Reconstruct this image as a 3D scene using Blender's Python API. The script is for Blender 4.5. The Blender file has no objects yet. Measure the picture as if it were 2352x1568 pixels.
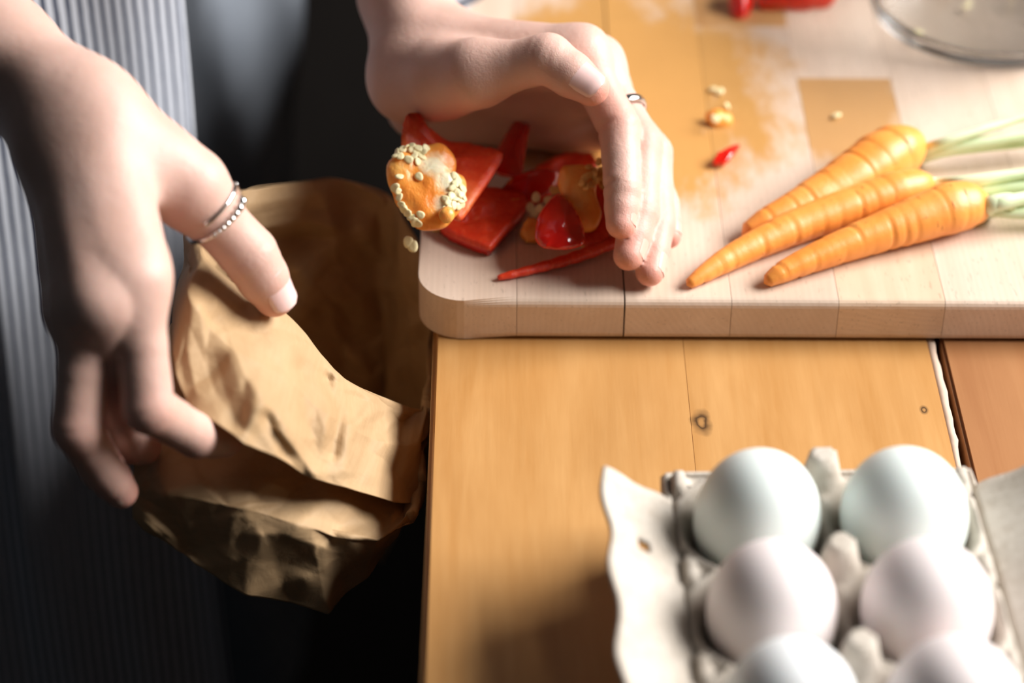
import bpy, bmesh, math, random
import numpy as np
from mathutils import Vector, Matrix

random.seed(7)
rng = np.random.default_rng(11)
scene = bpy.context.scene
COL = scene.collection

# ---------------------------------------------------------------- camera
FPX = 5555.0                                   # focal length in pixels of the 2352 px wide frame (85 mm)
TH, PSI, ROLL = math.radians(37), math.radians(0.55), math.radians(0.62)
fwd = np.array([math.sin(PSI)*math.cos(TH), math.cos(PSI)*math.cos(TH), -math.sin(TH)])
r0 = np.array([math.cos(PSI), -math.sin(PSI), 0.0]); u0 = np.cross(r0, fwd)
RGT = r0*math.cos(ROLL)+u0*math.sin(ROLL); UPV = u0*math.cos(ROLL)-r0*math.sin(ROLL)
CAM = np.array([0.025, -0.7967, 1.3497])
cam_d = bpy.data.cameras.new('camera'); cam = bpy.data.objects.new('camera', cam_d); COL.objects.link(cam)
cam_d.sensor_width = 36.0; cam_d.lens = FPX*36.0/2352.0
cam_d.clip_start = 0.02; cam_d.clip_end = 50
cam.matrix_world = Matrix(((RGT[0], UPV[0], -fwd[0], CAM[0]), (RGT[1], UPV[1], -fwd[1], CAM[1]),
                           (RGT[2], UPV[2], -fwd[2], CAM[2]), (0, 0, 0, 1)))
cam_d.dof.use_dof = True; cam_d.dof.focus_distance = 0.955; cam_d.dof.aperture_fstop = 4.0
scene.camera = cam

# ---------------------------------------------------------------- light and exposure
vs = scene.view_settings
vs.view_transform = 'Standard'; vs.look = 'None'; vs.gamma = 1.0; vs.use_curve_mapping = False
vs.exposure = 0.0
world = bpy.data.worlds.new('room_air'); scene.world = world; world.use_nodes = True
world.node_tree.nodes['Background'].inputs['Color'].default_value = (0.80, 0.90, 1.0, 1)
world.node_tree.nodes['Background'].inputs['Strength'].default_value = 0.03
ld = bpy.data.lights.new('window_daylight', 'AREA'); ld.shape = 'RECTANGLE'; ld.size = 1.55; ld.size_y = 1.05
ld.energy = 132; ld.color = (1.0, 0.98, 0.965)
lo = bpy.data.objects.new('window_daylight', ld); COL.objects.link(lo)
lo.location = (1.72, 0.30, 1.99)
lo.rotation_euler = (Vector((0.0, 0.0, 0.80))-Vector(lo.location)).to_track_quat('-Z', 'Y').to_euler()

# ---------------------------------------------------------------- helpers
def ray(px, py): return fwd + RGT*((px-1176)/FPX) - UPV*((py-784)/FPX)
def WD(px, py, D): return CAM + ray(px, py)*D                        # point at camera depth D
def WZ(px, py, z):
    d = ray(px, py); return CAM + d*((z-CAM[2])/d[2])                 # point on the level z
def WY(px, py, y):
    d = ray(px, py); return CAM + d*((y-CAM[1])/d[1])
def nrm(v):
    v = np.asarray(v, float); return v/(np.linalg.norm(v)+1e-12)

def mesh_obj(name, verts, faces, mat=None, parent=None, smooth=True, mats=None, fmat=None):
    me = bpy.data.meshes.new(name)
    me.from_pydata([tuple(map(float, v)) for v in verts], [], [tuple(map(int, f)) for f in faces])
    for m in (mats or ([mat] if mat else [])): me.materials.append(m)
    if fmat is not None: me.polygons.foreach_set('material_index', list(map(int, fmat)))
    if smooth: me.polygons.foreach_set('use_smooth', [True]*len(me.polygons))
    me.update()
    o = bpy.data.objects.new(name, me); COL.objects.link(o)
    if parent: o.parent = parent
    return o
def bm_obj(name, bm, mat=None, parent=None, smooth=False, mats=None):
    me = bpy.data.meshes.new(name); bm.normal_update(); bm.to_mesh(me); bm.free()
    for m in (mats or ([mat] if mat else [])): me.materials.append(m)
    if smooth: me.polygons.foreach_set('use_smooth', [True]*len(me.polygons))
    o = bpy.data.objects.new(name, me); COL.objects.link(o)
    if parent: o.parent = parent
    return o
def empty(name, loc=(0, 0, 0)):
    o = bpy.data.objects.new(name, None); COL.objects.link(o); o.location = loc; o.empty_display_size = .02
    return o
def adopt(o, parent):                         # parent a mesh built in world coordinates
    o.parent = parent; o.matrix_parent_inverse = Matrix.Translation(parent.location).inverted()
    return o
def tag(o, label=None, cat=None, group=None, kind=None):
    if label: o['label'] = label
    if cat: o['category'] = cat
    if group: o['group'] = group
    if kind: o['kind'] = kind
    return o
def box_bm(x0, x1, y0, y1, z0, z1, bevel=0.0, seg=2):
    bm = bmesh.new()
    bmesh.ops.create_cube(bm, size=1.0)
    for v in bm.verts:
        v.co = Vector((x0+(v.co.x+.5)*(x1-x0), y0+(v.co.y+.5)*(y1-y0), z0+(v.co.z+.5)*(z1-z0)))
    if bevel: bmesh.ops.bevel(bm, geom=list(bm.edges), offset=bevel, segments=seg, affect='EDGES', profile=.5)
    return bm
def catmull(P, n, closed=False):
    P = np.asarray(P, float); m = len(P); out = []
    for t in (np.arange(n)/n*m if closed else np.linspace(0, m-1, n)):
        i = int(math.floor(t)); u = t-i
        if not closed and i >= m-1: i, u = m-2, 1.0
        g = (lambda k: P[k % m]) if closed else (lambda k: P[min(max(k, 0), m-1)])
        a, b, c, d = g(i-1), g(i), g(i+1), g(i+2)
        out.append(.5*((2*b)+(c-a)*u+(2*a-5*b+4*c-d)*u*u+(3*b-a-3*c+d)*u**3))
    return np.array(out)
def tube(path, rad, seg=12, cap=True, squash=None):
    path = np.asarray(path, float); n = len(path); V = []; Fc = []
    T = np.gradient(path, axis=0); up = np.array([0, 0, 1.0])
    for i in range(n):
        t = nrm(T[i]); a = np.cross(t, up); a = nrm(a) if np.linalg.norm(a) > 1e-6 else np.array([1., 0, 0]); b = np.cross(a, t)
        for k in range(seg):
            th = 2*math.pi*k/seg; r = rad[i]
            V.append(path[i]+a*math.cos(th)*r+b*math.sin(th)*r*(squash or 1))
    for i in range(n-1):
        for k in range(seg):
            Fc.append((i*seg+k, i*seg+(k+1) % seg, (i+1)*seg+(k+1) % seg, (i+1)*seg+k))
    if cap:
        Fc.append(tuple(range(seg))[::-1]); Fc.append(tuple((n-1)*seg+k for k in range(seg)))
    return V, Fc
def lathe(prof, seg=32):
    V = []; Fc = []
    for r, z in prof:
        for k in range(seg):
            th = 2*math.pi*k/seg; V.append((r*math.cos(th), r*math.sin(th), z))
    for i in range(len(prof)-1):
        for k in range(seg):
            Fc.append((i*seg+k, i*seg+(k+1) % seg, (i+1)*seg+(k+1) % seg, (i+1)*seg+k))
    return V, Fc

# -- implicit surfaces: rounded cones blended together, meshed with surface nets
def sd_cone(P, a, b, ra, rb):
    a = np.asarray(a, np.float32); b = np.asarray(b, np.float32); ab = b-a
    t = np.clip(((P-a)@ab)/max(float(ab@ab), 1e-12), 0, 1)
    return np.linalg.norm(P-(a+t[:, None]*ab), axis=1)-(ra+(rb-ra)*t)
def smin(a, b, k):
    h = np.maximum(k-np.abs(a-b), 0)/k
    return np.minimum(a, b)-h*h*k*.25
def surface_nets(fn, lo, hi, h, block=12):
    lo = np.asarray(lo, float); n = np.ceil((np.asarray(hi)-lo)/h).astype(int)+1
    n = ((n+block-1)//block)*block
    vol = np.full(tuple(n), 1.0, np.float32)
    nb = n//block
    bi = np.stack(np.meshgrid(*[np.arange(q) for q in nb], indexing='ij'), -1).reshape(-1, 3)
    cen = (lo+(bi*block+block*.5)*h).astype(np.float32)
    dc = fn(cen); act = np.abs(dc) < block*h*.95+.006
    vol_in = dc < 0
    off = np.stack(np.meshgrid(*[np.arange(block)]*3, indexing='ij'), -1).reshape(-1, 3)
    for q in np.nonzero(~act & vol_in)[0]:
        s = bi[q]*block; vol[s[0]:s[0]+block, s[1]:s[1]+block, s[2]:s[2]+block] = -1
    ids = np.nonzero(act)[0]
    for c in range(0, len(ids), 200):
        sub = ids[c:c+200]
        pts = (lo+((bi[sub][:, None, :]*block+off[None])*h)).reshape(-1, 3).astype(np.float32)
        d = fn(pts).reshape(len(sub), block, block, block)
        for q, w in zip(sub, d):
            s = bi[q]*block; vol[s[0]:s[0]+block, s[1]:s[1]+block, s[2]:s[2]+block] = w
    ins = vol < 0
    c8 = [(i, j, k) for i in (0, 1) for j in (0, 1) for k in (0, 1)]
    sl = lambda A, o: A[o[0]:A.shape[0]-1+o[0], o[1]:A.shape[1]-1+o[1], o[2]:A.shape[2]-1+o[2]]
    cnt = sum(sl(ins, o).astype(np.int8) for o in c8)
    cells = np.argwhere((cnt > 0) & (cnt < 8))
    idx = np.full(tuple(np.array(vol.shape)-1), -1, np.int64); idx[tuple(cells.T)] = np.arange(len(cells))
    acc = np.zeros((len(cells), 3)); num = np.zeros(len(cells))
    val = {o: vol[tuple((cells+o).T)] for o in c8}
    for a in c8:
        for ax in range(3):
            if a[ax]: continue
            b = list(a); b[ax] = 1; b = tuple(b)
            va, vb = val[a], val[b]; m = (va < 0) != (vb < 0)
            t = np.where(m, va/np.where(m, va-vb, 1), 0)
            p = np.tile(np.array(a, float), (len(cells), 1)); p[:, ax] += t
            acc[m] += p[m]; num[m] += 1
    V = lo+(cells+acc/num[:, None])*h
    Fc = []
    for ax in range(3):
        sh = [slice(1, -1)]*3; sh[ax] = slice(0, -1)
        a = ins[tuple(slice(0, s) for s in vol.shape)]
        A = a.take(range(0, vol.shape[ax]-1), ax); B = a.take(range(1, vol.shape[ax]), ax)
        e = np.argwhere(A != B)
        o1, o2 = [(1, 2), (2, 0), (0, 1)][ax]
        e = e[(e[:, o1] > 0) & (e[:, o2] > 0) & (e[:, o1] < vol.shape[o1]-1) & (e[:, o2] < vol.shape[o2]-1)]
        d1 = np.zeros(3, int); d1[o1] = 1; d2 = np.zeros(3, int); d2[o2] = 1
        q = np.stack([idx[tuple((e-d1-d2).T)], idx[tuple((e-d2).T)], idx[tuple(e.T)], idx[tuple((e-d1).T)]], 1)
        flip = ~A[tuple(e.T)]; q[flip] = q[flip][:, ::-1]
        Fc.append(q)
    return V, np.concatenate(Fc)

# ---------------------------------------------------------------- materials
def new_mat(name):
    m = bpy.data.materials.new(name); m.use_nodes = True
    nt = m.node_tree; b = nt.nodes['Principled BSDF']
    return m, nt, b
def N(nt, t, **kw):
    n = nt.nodes.new(t)
    for k, v in kw.items():
        if k in n.inputs.keys() if hasattr(n.inputs, 'keys') else False: n.inputs[k].default_value = v
        else: setattr(n, k, v)
    return n
def Lk(nt, a, b): nt.links.new(a, b)
def ramp(nt, src, stops):
    r = nt.nodes.new('ShaderNodeValToRGB'); e = r.color_ramp.elements
    while len(e) < len(stops): e.new(.5)
    for q, (p, c) in zip(e, stops): q.position = p; q.color = (*c, 1) if len(c) == 3 else c
    Lk(nt, src, r.inputs[0]); return r.outputs[0]
def noise(nt, vec, scale, detail=4, rough=.55, dist=0.0):
    n = nt.nodes.new('ShaderNodeTexNoise'); n.inputs['Scale'].default_value = scale; n.inputs['Detail'].default_value = detail
    n.inputs['Roughness'].default_value = rough; n.inputs['Distortion'].default_value = dist
    if vec is not None: Lk(nt, vec, n.inputs['Vector'])
    return n.outputs[0]
def mapping(nt, vec, scale=(1, 1, 1), loc=(0, 0, 0), rot=(0, 0, 0)):
    n = nt.nodes.new('ShaderNodeMapping'); n.inputs['Scale'].default_value = scale
    n.inputs['Location'].default_value = loc; n.inputs['Rotation'].default_value = rot
    Lk(nt, vec, n.inputs['Vector']); return n.outputs[0]
def coords(nt, kind='Object'): return nt.nodes.new('ShaderNodeTexCoord').outputs[kind]
def mix(nt, fac, a, b, mode='MIX'):
    n = nt.nodes.new('ShaderNodeMix'); n.data_type = 'RGBA'; n.blend_type = mode
    for s, v in ((n.inputs[0], fac), (n.inputs[6], a), (n.inputs[7], b)):
        if isinstance(v, (int, float)): s.default_value = v
        elif isinstance(v, tuple): s.default_value = (*v, 1) if len(v) == 3 else v
        else: Lk(nt, v, s)
    return n.outputs[2]
def mth(nt, op, a, b=None, c=None):
    n = nt.nodes.new('ShaderNodeMath'); n.operation = op
    for s, v in zip(n.inputs, (a, b, c)):
        if v is None: continue
        if isinstance(v, (int, float)): s.default_value = v
        else: Lk(nt, v, s)
    return n.outputs[0]
def bump(nt, bsdf, h, strength=.3, dist=.001):
    n = nt.nodes.new('ShaderNodeBump'); n.inputs['Strength'].default_value = strength; n.inputs['Distance'].default_value = dist
    Lk(nt, h, n.inputs['Height']); Lk(nt, n.outputs[0], bsdf.inputs['Normal'])
def rand_shift(nt, vec):
    oi = nt.nodes.new('ShaderNodeObjectInfo'); cx = nt.nodes.new('ShaderNodeCombineXYZ')
    for i, k in enumerate((3.1, 7.7, 5.3)):
        Lk(nt, mth(nt, 'MULTIPLY', oi.outputs['Random'], k), cx.inputs[i])
    va = nt.nodes.new('ShaderNodeVectorMath'); va.operation = 'ADD'; Lk(nt, vec, va.inputs[0]); Lk(nt, cx.outputs[0], va.inputs[1])
    return va.outputs[0], oi.outputs['Random']

def wood_mat(name, light, dark, grain=(90, 4, 90), rough=.45, stain=None, tone=.25, fleck=False, knot=None):
    m, nt, b = new_mat(name)
    base = coords(nt); vec, rnd = rand_shift(nt, base)
    g = noise(nt, mapping(nt, vec, grain), 1.0, 5, .6, .6)
    g2 = noise(nt, mapping(nt, vec, (grain[0]*5, grain[1]*3, grain[2]*5)), 1.0, 3, .6)
    col = ramp(nt, g, [(.28, dark), (.72, light)])
    blot = noise(nt, mapping(nt, vec, (22, 7, 22)), 1.0, 4, .6, .5)
    col = mix(nt, ramp(nt, blot, [(.42, (0, 0, 0)), (.72, (.55, .55, .55))]), col, tuple(c*.80 for c in dark))
    col = mix(nt, .22, col, ramp(nt, g2, [(.35, dark), (.65, light)]))
    col = mix(nt, mth(nt, 'MULTIPLY', rnd, tone), col, tuple(c*.72 for c in dark))
    if fleck:
        fl = noise(nt, mapping(nt, vec, (900, 170, 900)), 1.0, 1, .5)
        col = mix(nt, ramp(nt, fl, [(.66, (0, 0, 0)), (.74, (.45, .45, .45))]), col, tuple(c*.55 for c in dark))
    if fleck:                                         # growth rings: lines on the top, arcs on the end grain
        sx0 = nt.nodes.new('ShaderNodeSeparateXYZ'); Lk(nt, vec, sx0.inputs[0])
        ang = mth(nt, 'MULTIPLY', rnd, 9.0)
        pr_ = mth(nt, 'ADD', mth(nt, 'MULTIPLY', sx0.outputs[0], mth(nt, 'COSINE', ang)), mth(nt, 'MULTIPLY', sx0.outputs[2], mth(nt, 'SINE', ang)))
        dis = noise(nt, mapping(nt, vec, (45, 3, 45)), 1.0, 2, .5)
        rg_ = mth(nt, 'SINE', mth(nt, 'ADD', mth(nt, 'MULTIPLY', pr_, 2600.0), mth(nt, 'MULTIPLY', dis, 16.0)))
        col = mix(nt, mth(nt, 'MULTIPLY', mth(nt, 'ADD', rg_, 1.0), .075), col, tuple(c*.72 for c in dark))
    if stain:
        (cx, cy, rx, ry), scol = stain
        sx = nt.nodes.new('ShaderNodeSeparateXYZ'); Lk(nt, base, sx.inputs[0])
        ex = mth(nt, 'POWER', mth(nt, 'DIVIDE', mth(nt, 'SUBTRACT', sx.outputs[0], cx), rx), 2.0)
        ey = mth(nt, 'POWER', mth(nt, 'DIVIDE', mth(nt, 'SUBTRACT', sx.outputs[1], cy), ry), 2.0)
        d = mth(nt, 'ADD', ex, ey)
        nz = mth(nt, 'ADD', mth(nt, 'MULTIPLY', noise(nt, mapping(nt, base, (34, 20, 34)), 1.0, 3, .5), .7), mth(nt, 'MULTIPLY', noise(nt, mapping(nt, base, (170, 70, 170)), 1.0, 5, .65), .5))
        mk = mth(nt, 'ADD', mth(nt, 'MULTIPLY', d, -1.0), mth(nt, 'MULTIPLY', nz, 2.6))
        msk = ramp(nt, mk, [(.15, (0, 0, 0)), (.95, (1, 1, 1))])
        nz2 = noise(nt, mapping(nt, base, (14, 14, 14)), 1.0, 3, .5)
        sc = mix(nt, nz2, scol, tuple(c*.78 for c in scol))
        sc = mix(nt, .30, sc, mix(nt, .8, sc, col, 'MULTIPLY'))
        sc = mix(nt, mth(nt, 'MULTIPLY', rnd, .35), sc, tuple(c*.55 for c in scol))
        col = mix(nt, msk, col, sc)
    if knot:
        for kx, ky, kr in knot:
            sx = nt.nodes.new('ShaderNodeSeparateXYZ'); Lk(nt, base, sx.inputs[0])
            nzk = noise(nt, mapping(nt, base, (120, 120, 120)), 1.0, 2, .5)
            ex = mth(nt, 'POWER', mth(nt, 'SUBTRACT', sx.outputs[0], kx), 2.0)
            ey = mth(nt, 'POWER', mth(nt, 'MULTIPLY', mth(nt, 'SUBTRACT', sx.outputs[1], ky), .62), 2.0)
            d = mth(nt, 'DIVIDE', mth(nt, 'SQRT', mth(nt, 'ADD', ex, ey)), kr)
            d = mth(nt, 'ADD', d, mth(nt, 'MULTIPLY', mth(nt, 'SUBTRACT', nzk, .5), .9))
            k = ramp(nt, d, [(.0, (.12, .12, .12)), (.30, (.30, .30, .30)), (.5, (.95, .95, .95)), (.66, (.55, .55, .55)), (1.0, (0, 0, 0))])
            col = mix(nt, k, col, (.045, .02, .008))
    Lk(nt, col, b.inputs['Base Color'])
    b.inputs['Roughness'].default_value = rough
    bump(nt, b, g2, .12, .0006)
    return m
def plain(name, col, rough=.5, metal=0.0, var=.12, vscale=60, spec=.5, bstr=0.0):
    m, nt, b = new_mat(name); nz = noise(nt, coords(nt), vscale, 4)
    c = mix(nt, nz, tuple(x*(1-var) for x in col), tuple(min(1, x*(1+var)) for x in col))
    Lk(nt, c, b.inputs['Base Color']); b.inputs['Roughness'].default_value = rough; b.inputs['Metallic'].default_value = metal
    b.inputs['Specular IOR Level'].default_value = spec
    if bstr: bump(nt, b, nz, bstr, .0015)
    return m

M_BOARD = wood_mat('beech_block', (.77, .61, .49), (.67, .50, .375), grain=(60, 5, 60), rough=.42, tone=.30, fleck=True,
                   stain=((.090, .165, .066, .100), (.68, .36, .105)))
M_BOARD_AMBER = wood_mat('beech_block_amber', (.76, .58, .43), (.66, .47, .32), grain=(60, 5, 60), rough=.42, tone=.0, fleck=True,
                         stain=((.183, .155, .030, .050), (.64, .36, .14)))
M_BOARD_BROWN = wood_mat('beech_block_brown', (.58, .33, .14), (.46, .23, .08), grain=(60, 5, 60), rough=.42, tone=.0, fleck=True)
M_TABLE = wood_mat('oiled_pine', (.68, .38, .145), (.50, .235, .065), grain=(48, 5, 48), rough=.38, tone=.22,
                   knot=[(.1071, -.0534, .0052), (.1965, -.045, .0022)])
M_TABLE2 = wood_mat('oiled_pine_red', (.46, .22, .09), (.36, .15, .055), grain=(55, 3, 55), rough=.4, tone=.15)
M_FILL = plain('joint_filler', (.56, .41, .31), .8)
M_DARKWOOD = plain('table_frame_wood', (.16, .075, .03), .6)
M_FLOOR = wood_mat('floor_boards', (.016, .013, .011), (.010, .008, .007), grain=(20, 2, 20), rough=.85)
M_FLOOR.node_tree.nodes['Principled BSDF'].inputs['Specular IOR Level'].default_value = .1
M_WALL = plain('wall_plaster', (.34, .32, .30), .9, vscale=6)
M_WHITE = plain('white_paint', (.8, .8, .78), .5)

# ---------------------------------------------------------------- setting
tag(bm_obj('floor', box_bm(-2.2, 1.65, -2.2, 2.4, -.05, 0), M_FLOOR), kind='structure')
wbm = bmesh.new()
for (y0, y1, z0, z1) in ((-2.2, -.55, 0, 2.9), (1.15, 2.4, 0, 2.9), (-.55, 1.15, 0, 1.35), (-.55, 1.15, 2.60, 2.9)):
    b2 = box_bm(1.55, 1.65, y0, y1, z0, z1); me_t = bpy.data.meshes.new('t'); b2.to_mesh(me_t); b2.free(); wbm.from_mesh(me_t); bpy.data.meshes.remove(me_t)
tag(bm_obj('wall_right', wbm, M_WALL), kind='structure')
tag(bm_obj('wall_back', box_bm(-2.2, 1.55, 2.3, 2.4, 0, 2.9), M_WALL), kind='structure')
win = empty('window_1', (1.6, .30, 1.35)); tag(win, kind='structure')
for (y0, y1, z0, z1) in ((-.55, -.51, 1.35, 2.60), (1.11, 1.15, 1.35, 2.60), (-.51, 1.11, 1.35, 1.40), (-.51, 1.11, 2.55, 2.60)):
    adopt(bm_obj('window_frame', box_bm(1.56, 1.62, y0, y1, z0, z1, .004), M_WHITE), win)

# ---------------------------------------------------------------- table
TZ = .75
table = empty('wooden_table', (.45, .3, 0))
tag(table, 'honey coloured wooden plank table under the cutting board and eggs', 'table')
edges = [(0.0, .10305, M_TABLE), (.1031, .2040, M_TABLE), (.2100, .3150, M_TABLE2), (.3165, .4200, M_TABLE), (.4210, .5250, M_TABLE2), (.5260, .63, M_TABLE), (.631, .735, M_TABLE2), (.736, .84, M_TABLE)]
for i, (a, b_, m) in enumerate(edges):
    bm = box_bm(a, b_, -.36, .95, TZ-.032, TZ)
    if i == 0:
        bmesh.ops.bevel(bm, geom=[e for e in bm.edges if all(v.co.x < 1e-6 for v in e.verts)], offset=.0022, segments=3, affect='EDGES')
    else:
        bmesh.ops.bevel(bm, geom=list(bm.edges), offset=(.00015) if i == 1 else .0012, segments=2, affect='EDGES')
    adopt(bm_obj('plank', bm, m), table)
# pale filler left in the open joint, broken away at its near end
pts = []
V = []; Fc = []
for i in range(40):
    y = .02-.17*i/39
    wob = .00025*math.sin(i*1.7)+.0002*math.sin(i*.6+1)
    w = .0034 if i < 20 else (.0022+.0004*math.sin(i))
    x0 = .2040
    V += [(x0, y, TZ-.012), (x0, y, TZ-.0004), (x0+w+wob, y, TZ-.0006), (x0+w+wob, y, TZ-.012)]
    if i:
        for k in range(3): Fc.append((4*(i-1)+k, 4*(i-1)+k+1, 4*i+k+1, 4*i+k))
f = adopt(mesh_obj('joint_filler', V, Fc, M_FILL), table); f['label'] = 'pale crumbling filler in the plank joint'
adopt(bm_obj('apron_rail', box_bm(.04, .80, -.30, -.275, TZ-.13, TZ-.033, .002), M_DARKWOOD), table)
adopt(bm_obj('apron_rail', box_bm(.04, .80, .865, .89, TZ-.13, TZ-.033, .002), M_DARKWOOD), table)
adopt(bm_obj('apron_rail', box_bm(.04, .065, -.275, .865, TZ-.13, TZ-.033, .002), M_DARKWOOD), table)
adopt(bm_obj('apron_rail', box_bm(.775, .80, -.275, .865, TZ-.13, TZ-.033, .002), M_DARKWOOD), table)
for lx in (.065, .715):
    for ly in (-.272, .80):
        adopt(bm_obj('leg', box_bm(lx, lx+.06, ly, ly+.06, 0, TZ-.033, .004), M_DARKWOOD), table)

# ---------------------------------------------------------------- cutting board (each glued block its own piece)
BZ = .77
board = empty('cutting_board', (.2, .16, TZ))
tag(board, 'thick beech block cutting board with a rounded corner, lying on the table', 'cutting board')
seams = [-.0062, .0345, .0785, .1222, .1660, .2095, .2535, .2975, .3415, .3855, .4295]
cuts = {0: [.21], 1: [.145, .30], 2: [.23], 3: [.226], 4: [.1777], 5: [.10, .27], 6: [.20], 7: [.14, .29], 8: [.24], 9: [.16]}
YB = .345
for i in range(10):
    ys = [0.0]+cuts[i]+[YB]
    for j in range(len(ys)-1):
        x0, x1, y0, y1 = seams[i], seams[i+1], ys[j], ys[j+1]
        g = .00035 if i == 2 else .0001
        x0 += .0001 if i != 2 else g; x1 -= .0001
        if i == 1: x1 -= .0002
        ol = [(x0, y0), (x1, y0), (x1, y1), (x0, y1)]
        rc = .019
        def corner(cx, cy, a0, a1): return [(cx+rc*math.cos(a0+(a1-a0)*k/10), cy+rc*math.sin(a0+(a1-a0)*k/10)) for k in range(11)]
        if i == 0 and j == 0: ol = corner(x0+rc, y0+rc, math.pi, 1.5*math.pi)+ol[1:]
        if i == 0 and j == len(ys)-2: ol = ol[:3]+corner(x0+rc, y1-rc, .5*math.pi, math.pi)
        if i == 9 and j == 0: ol = [ol[0]]+corner(x1-rc, y0+rc, 1.5*math.pi, 2*math.pi)+ol[2:]
        if i == 9 and j == len(ys)-2: ol = ol[:2]+corner(x1-rc, y1-rc, 0, .5*math.pi)+[ol[3]]
        bm = bmesh.new()
        vb = [bm.verts.new((x, y, TZ+.0006)) for x, y in ol]; vt = [bm.verts.new((x, y, BZ)) for x, y in ol]
        n = len(ol)
        bm.faces.new(vb[::-1]); bm.faces.new(vt)
        for k in range(n): bm.faces.new((vb[k], vb[(k+1) % n], vt[(k+1) % n], vt[k]))
        def outer(v):
            x, y = v.co.x, v.co.y
            return (i == 0 and j == 0 and (x < x0+rc and y < y0+rc)) or y < 1e-5 or y > YB-1e-5 or (i == 0 and x < x0+1e-5) or (i == 9 and x > x1-1e-5) or (i == 0 and j == len(ys)-2 and x < x0+rc and y > y1-rc)
        eo = [e for e in bm.edges if abs(e.verts[0].co.z-e.verts[1].co.z) < 1e-6 and all(outer(v) for v in e.verts)]
        bmesh.ops.bevel(bm, geom=eo, offset=.0032, segments=4, affect='EDGES', profile=.5)
        mb = M_BOARD_AMBER if (i, j) == (4, 0) else M_BOARD_BROWN if (i, j) == (3, 1) else M_BOARD
        o = adopt(bm_obj('block', bm, mb, smooth=False), board)

# ---------------------------------------------------------------- carrots
def carrot_mat():
    m, nt, b = new_mat('carrot_skin'); vec, rnd = rand_shift(nt, coords(nt))
    n1 = noise(nt, vec, 55, 4, .6); n2 = noise(nt, vec, 420, 3, .6)
    c = ramp(nt, n1, [(.3, (.84, .28, .042)), (.7, (.90, .36, .075))])
    c = mix(nt, ramp(nt, n2, [(.62, (0, 0, 0)), (.78, (.55, .55, .55))]), c, (.42, .13, .03))
    Lk(nt, c, b.inputs['Base Color']); b.inputs['Roughness'].default_value = .42
    b.inputs['Subsurface Weight'].default_value = .12; b.inputs['Subsurface Radius'].default_value = (1, .35, .08); b.inputs['Subsurface Scale'].default_value = .004
    bump(nt, b, n2, .18, .0006)
    return m
M_CARROT = carrot_mat()
def stalk_mat():
    m, nt, b = new_mat('carrot_stalk'); at = nt.nodes.new('ShaderNodeAttribute'); at.attribute_name = 'along'
    n1 = noise(nt, mapping(nt, coords(nt), (60, 400, 400)), 1.0, 3)
    c = ramp(nt, at.outputs['Fac'], [(.0, (.90, .92, .72)), (.3, (.80, .87, .60)), (1, (.55, .72, .34))])
    c = mix(nt, .25, c, ramp(nt, n1, [(.35, (.60, .70, .40)), (.65, (.92, .95, .80))]))
    Lk(nt, c, b.inputs['Base Color']); b.inputs['Roughness'].default_value = .5
    b.inputs['Subsurface Weight'].default_value = .1; b.inputs['Subsurface Scale'].default_value = .002
    return m
M_STALK = stalk_mat()
M_CROWN = plain('carrot_crown', (.42, .26, .08), .8)
M_SOIL = plain('carrot_wrinkle', (.36, .12, .02), .8)

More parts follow.
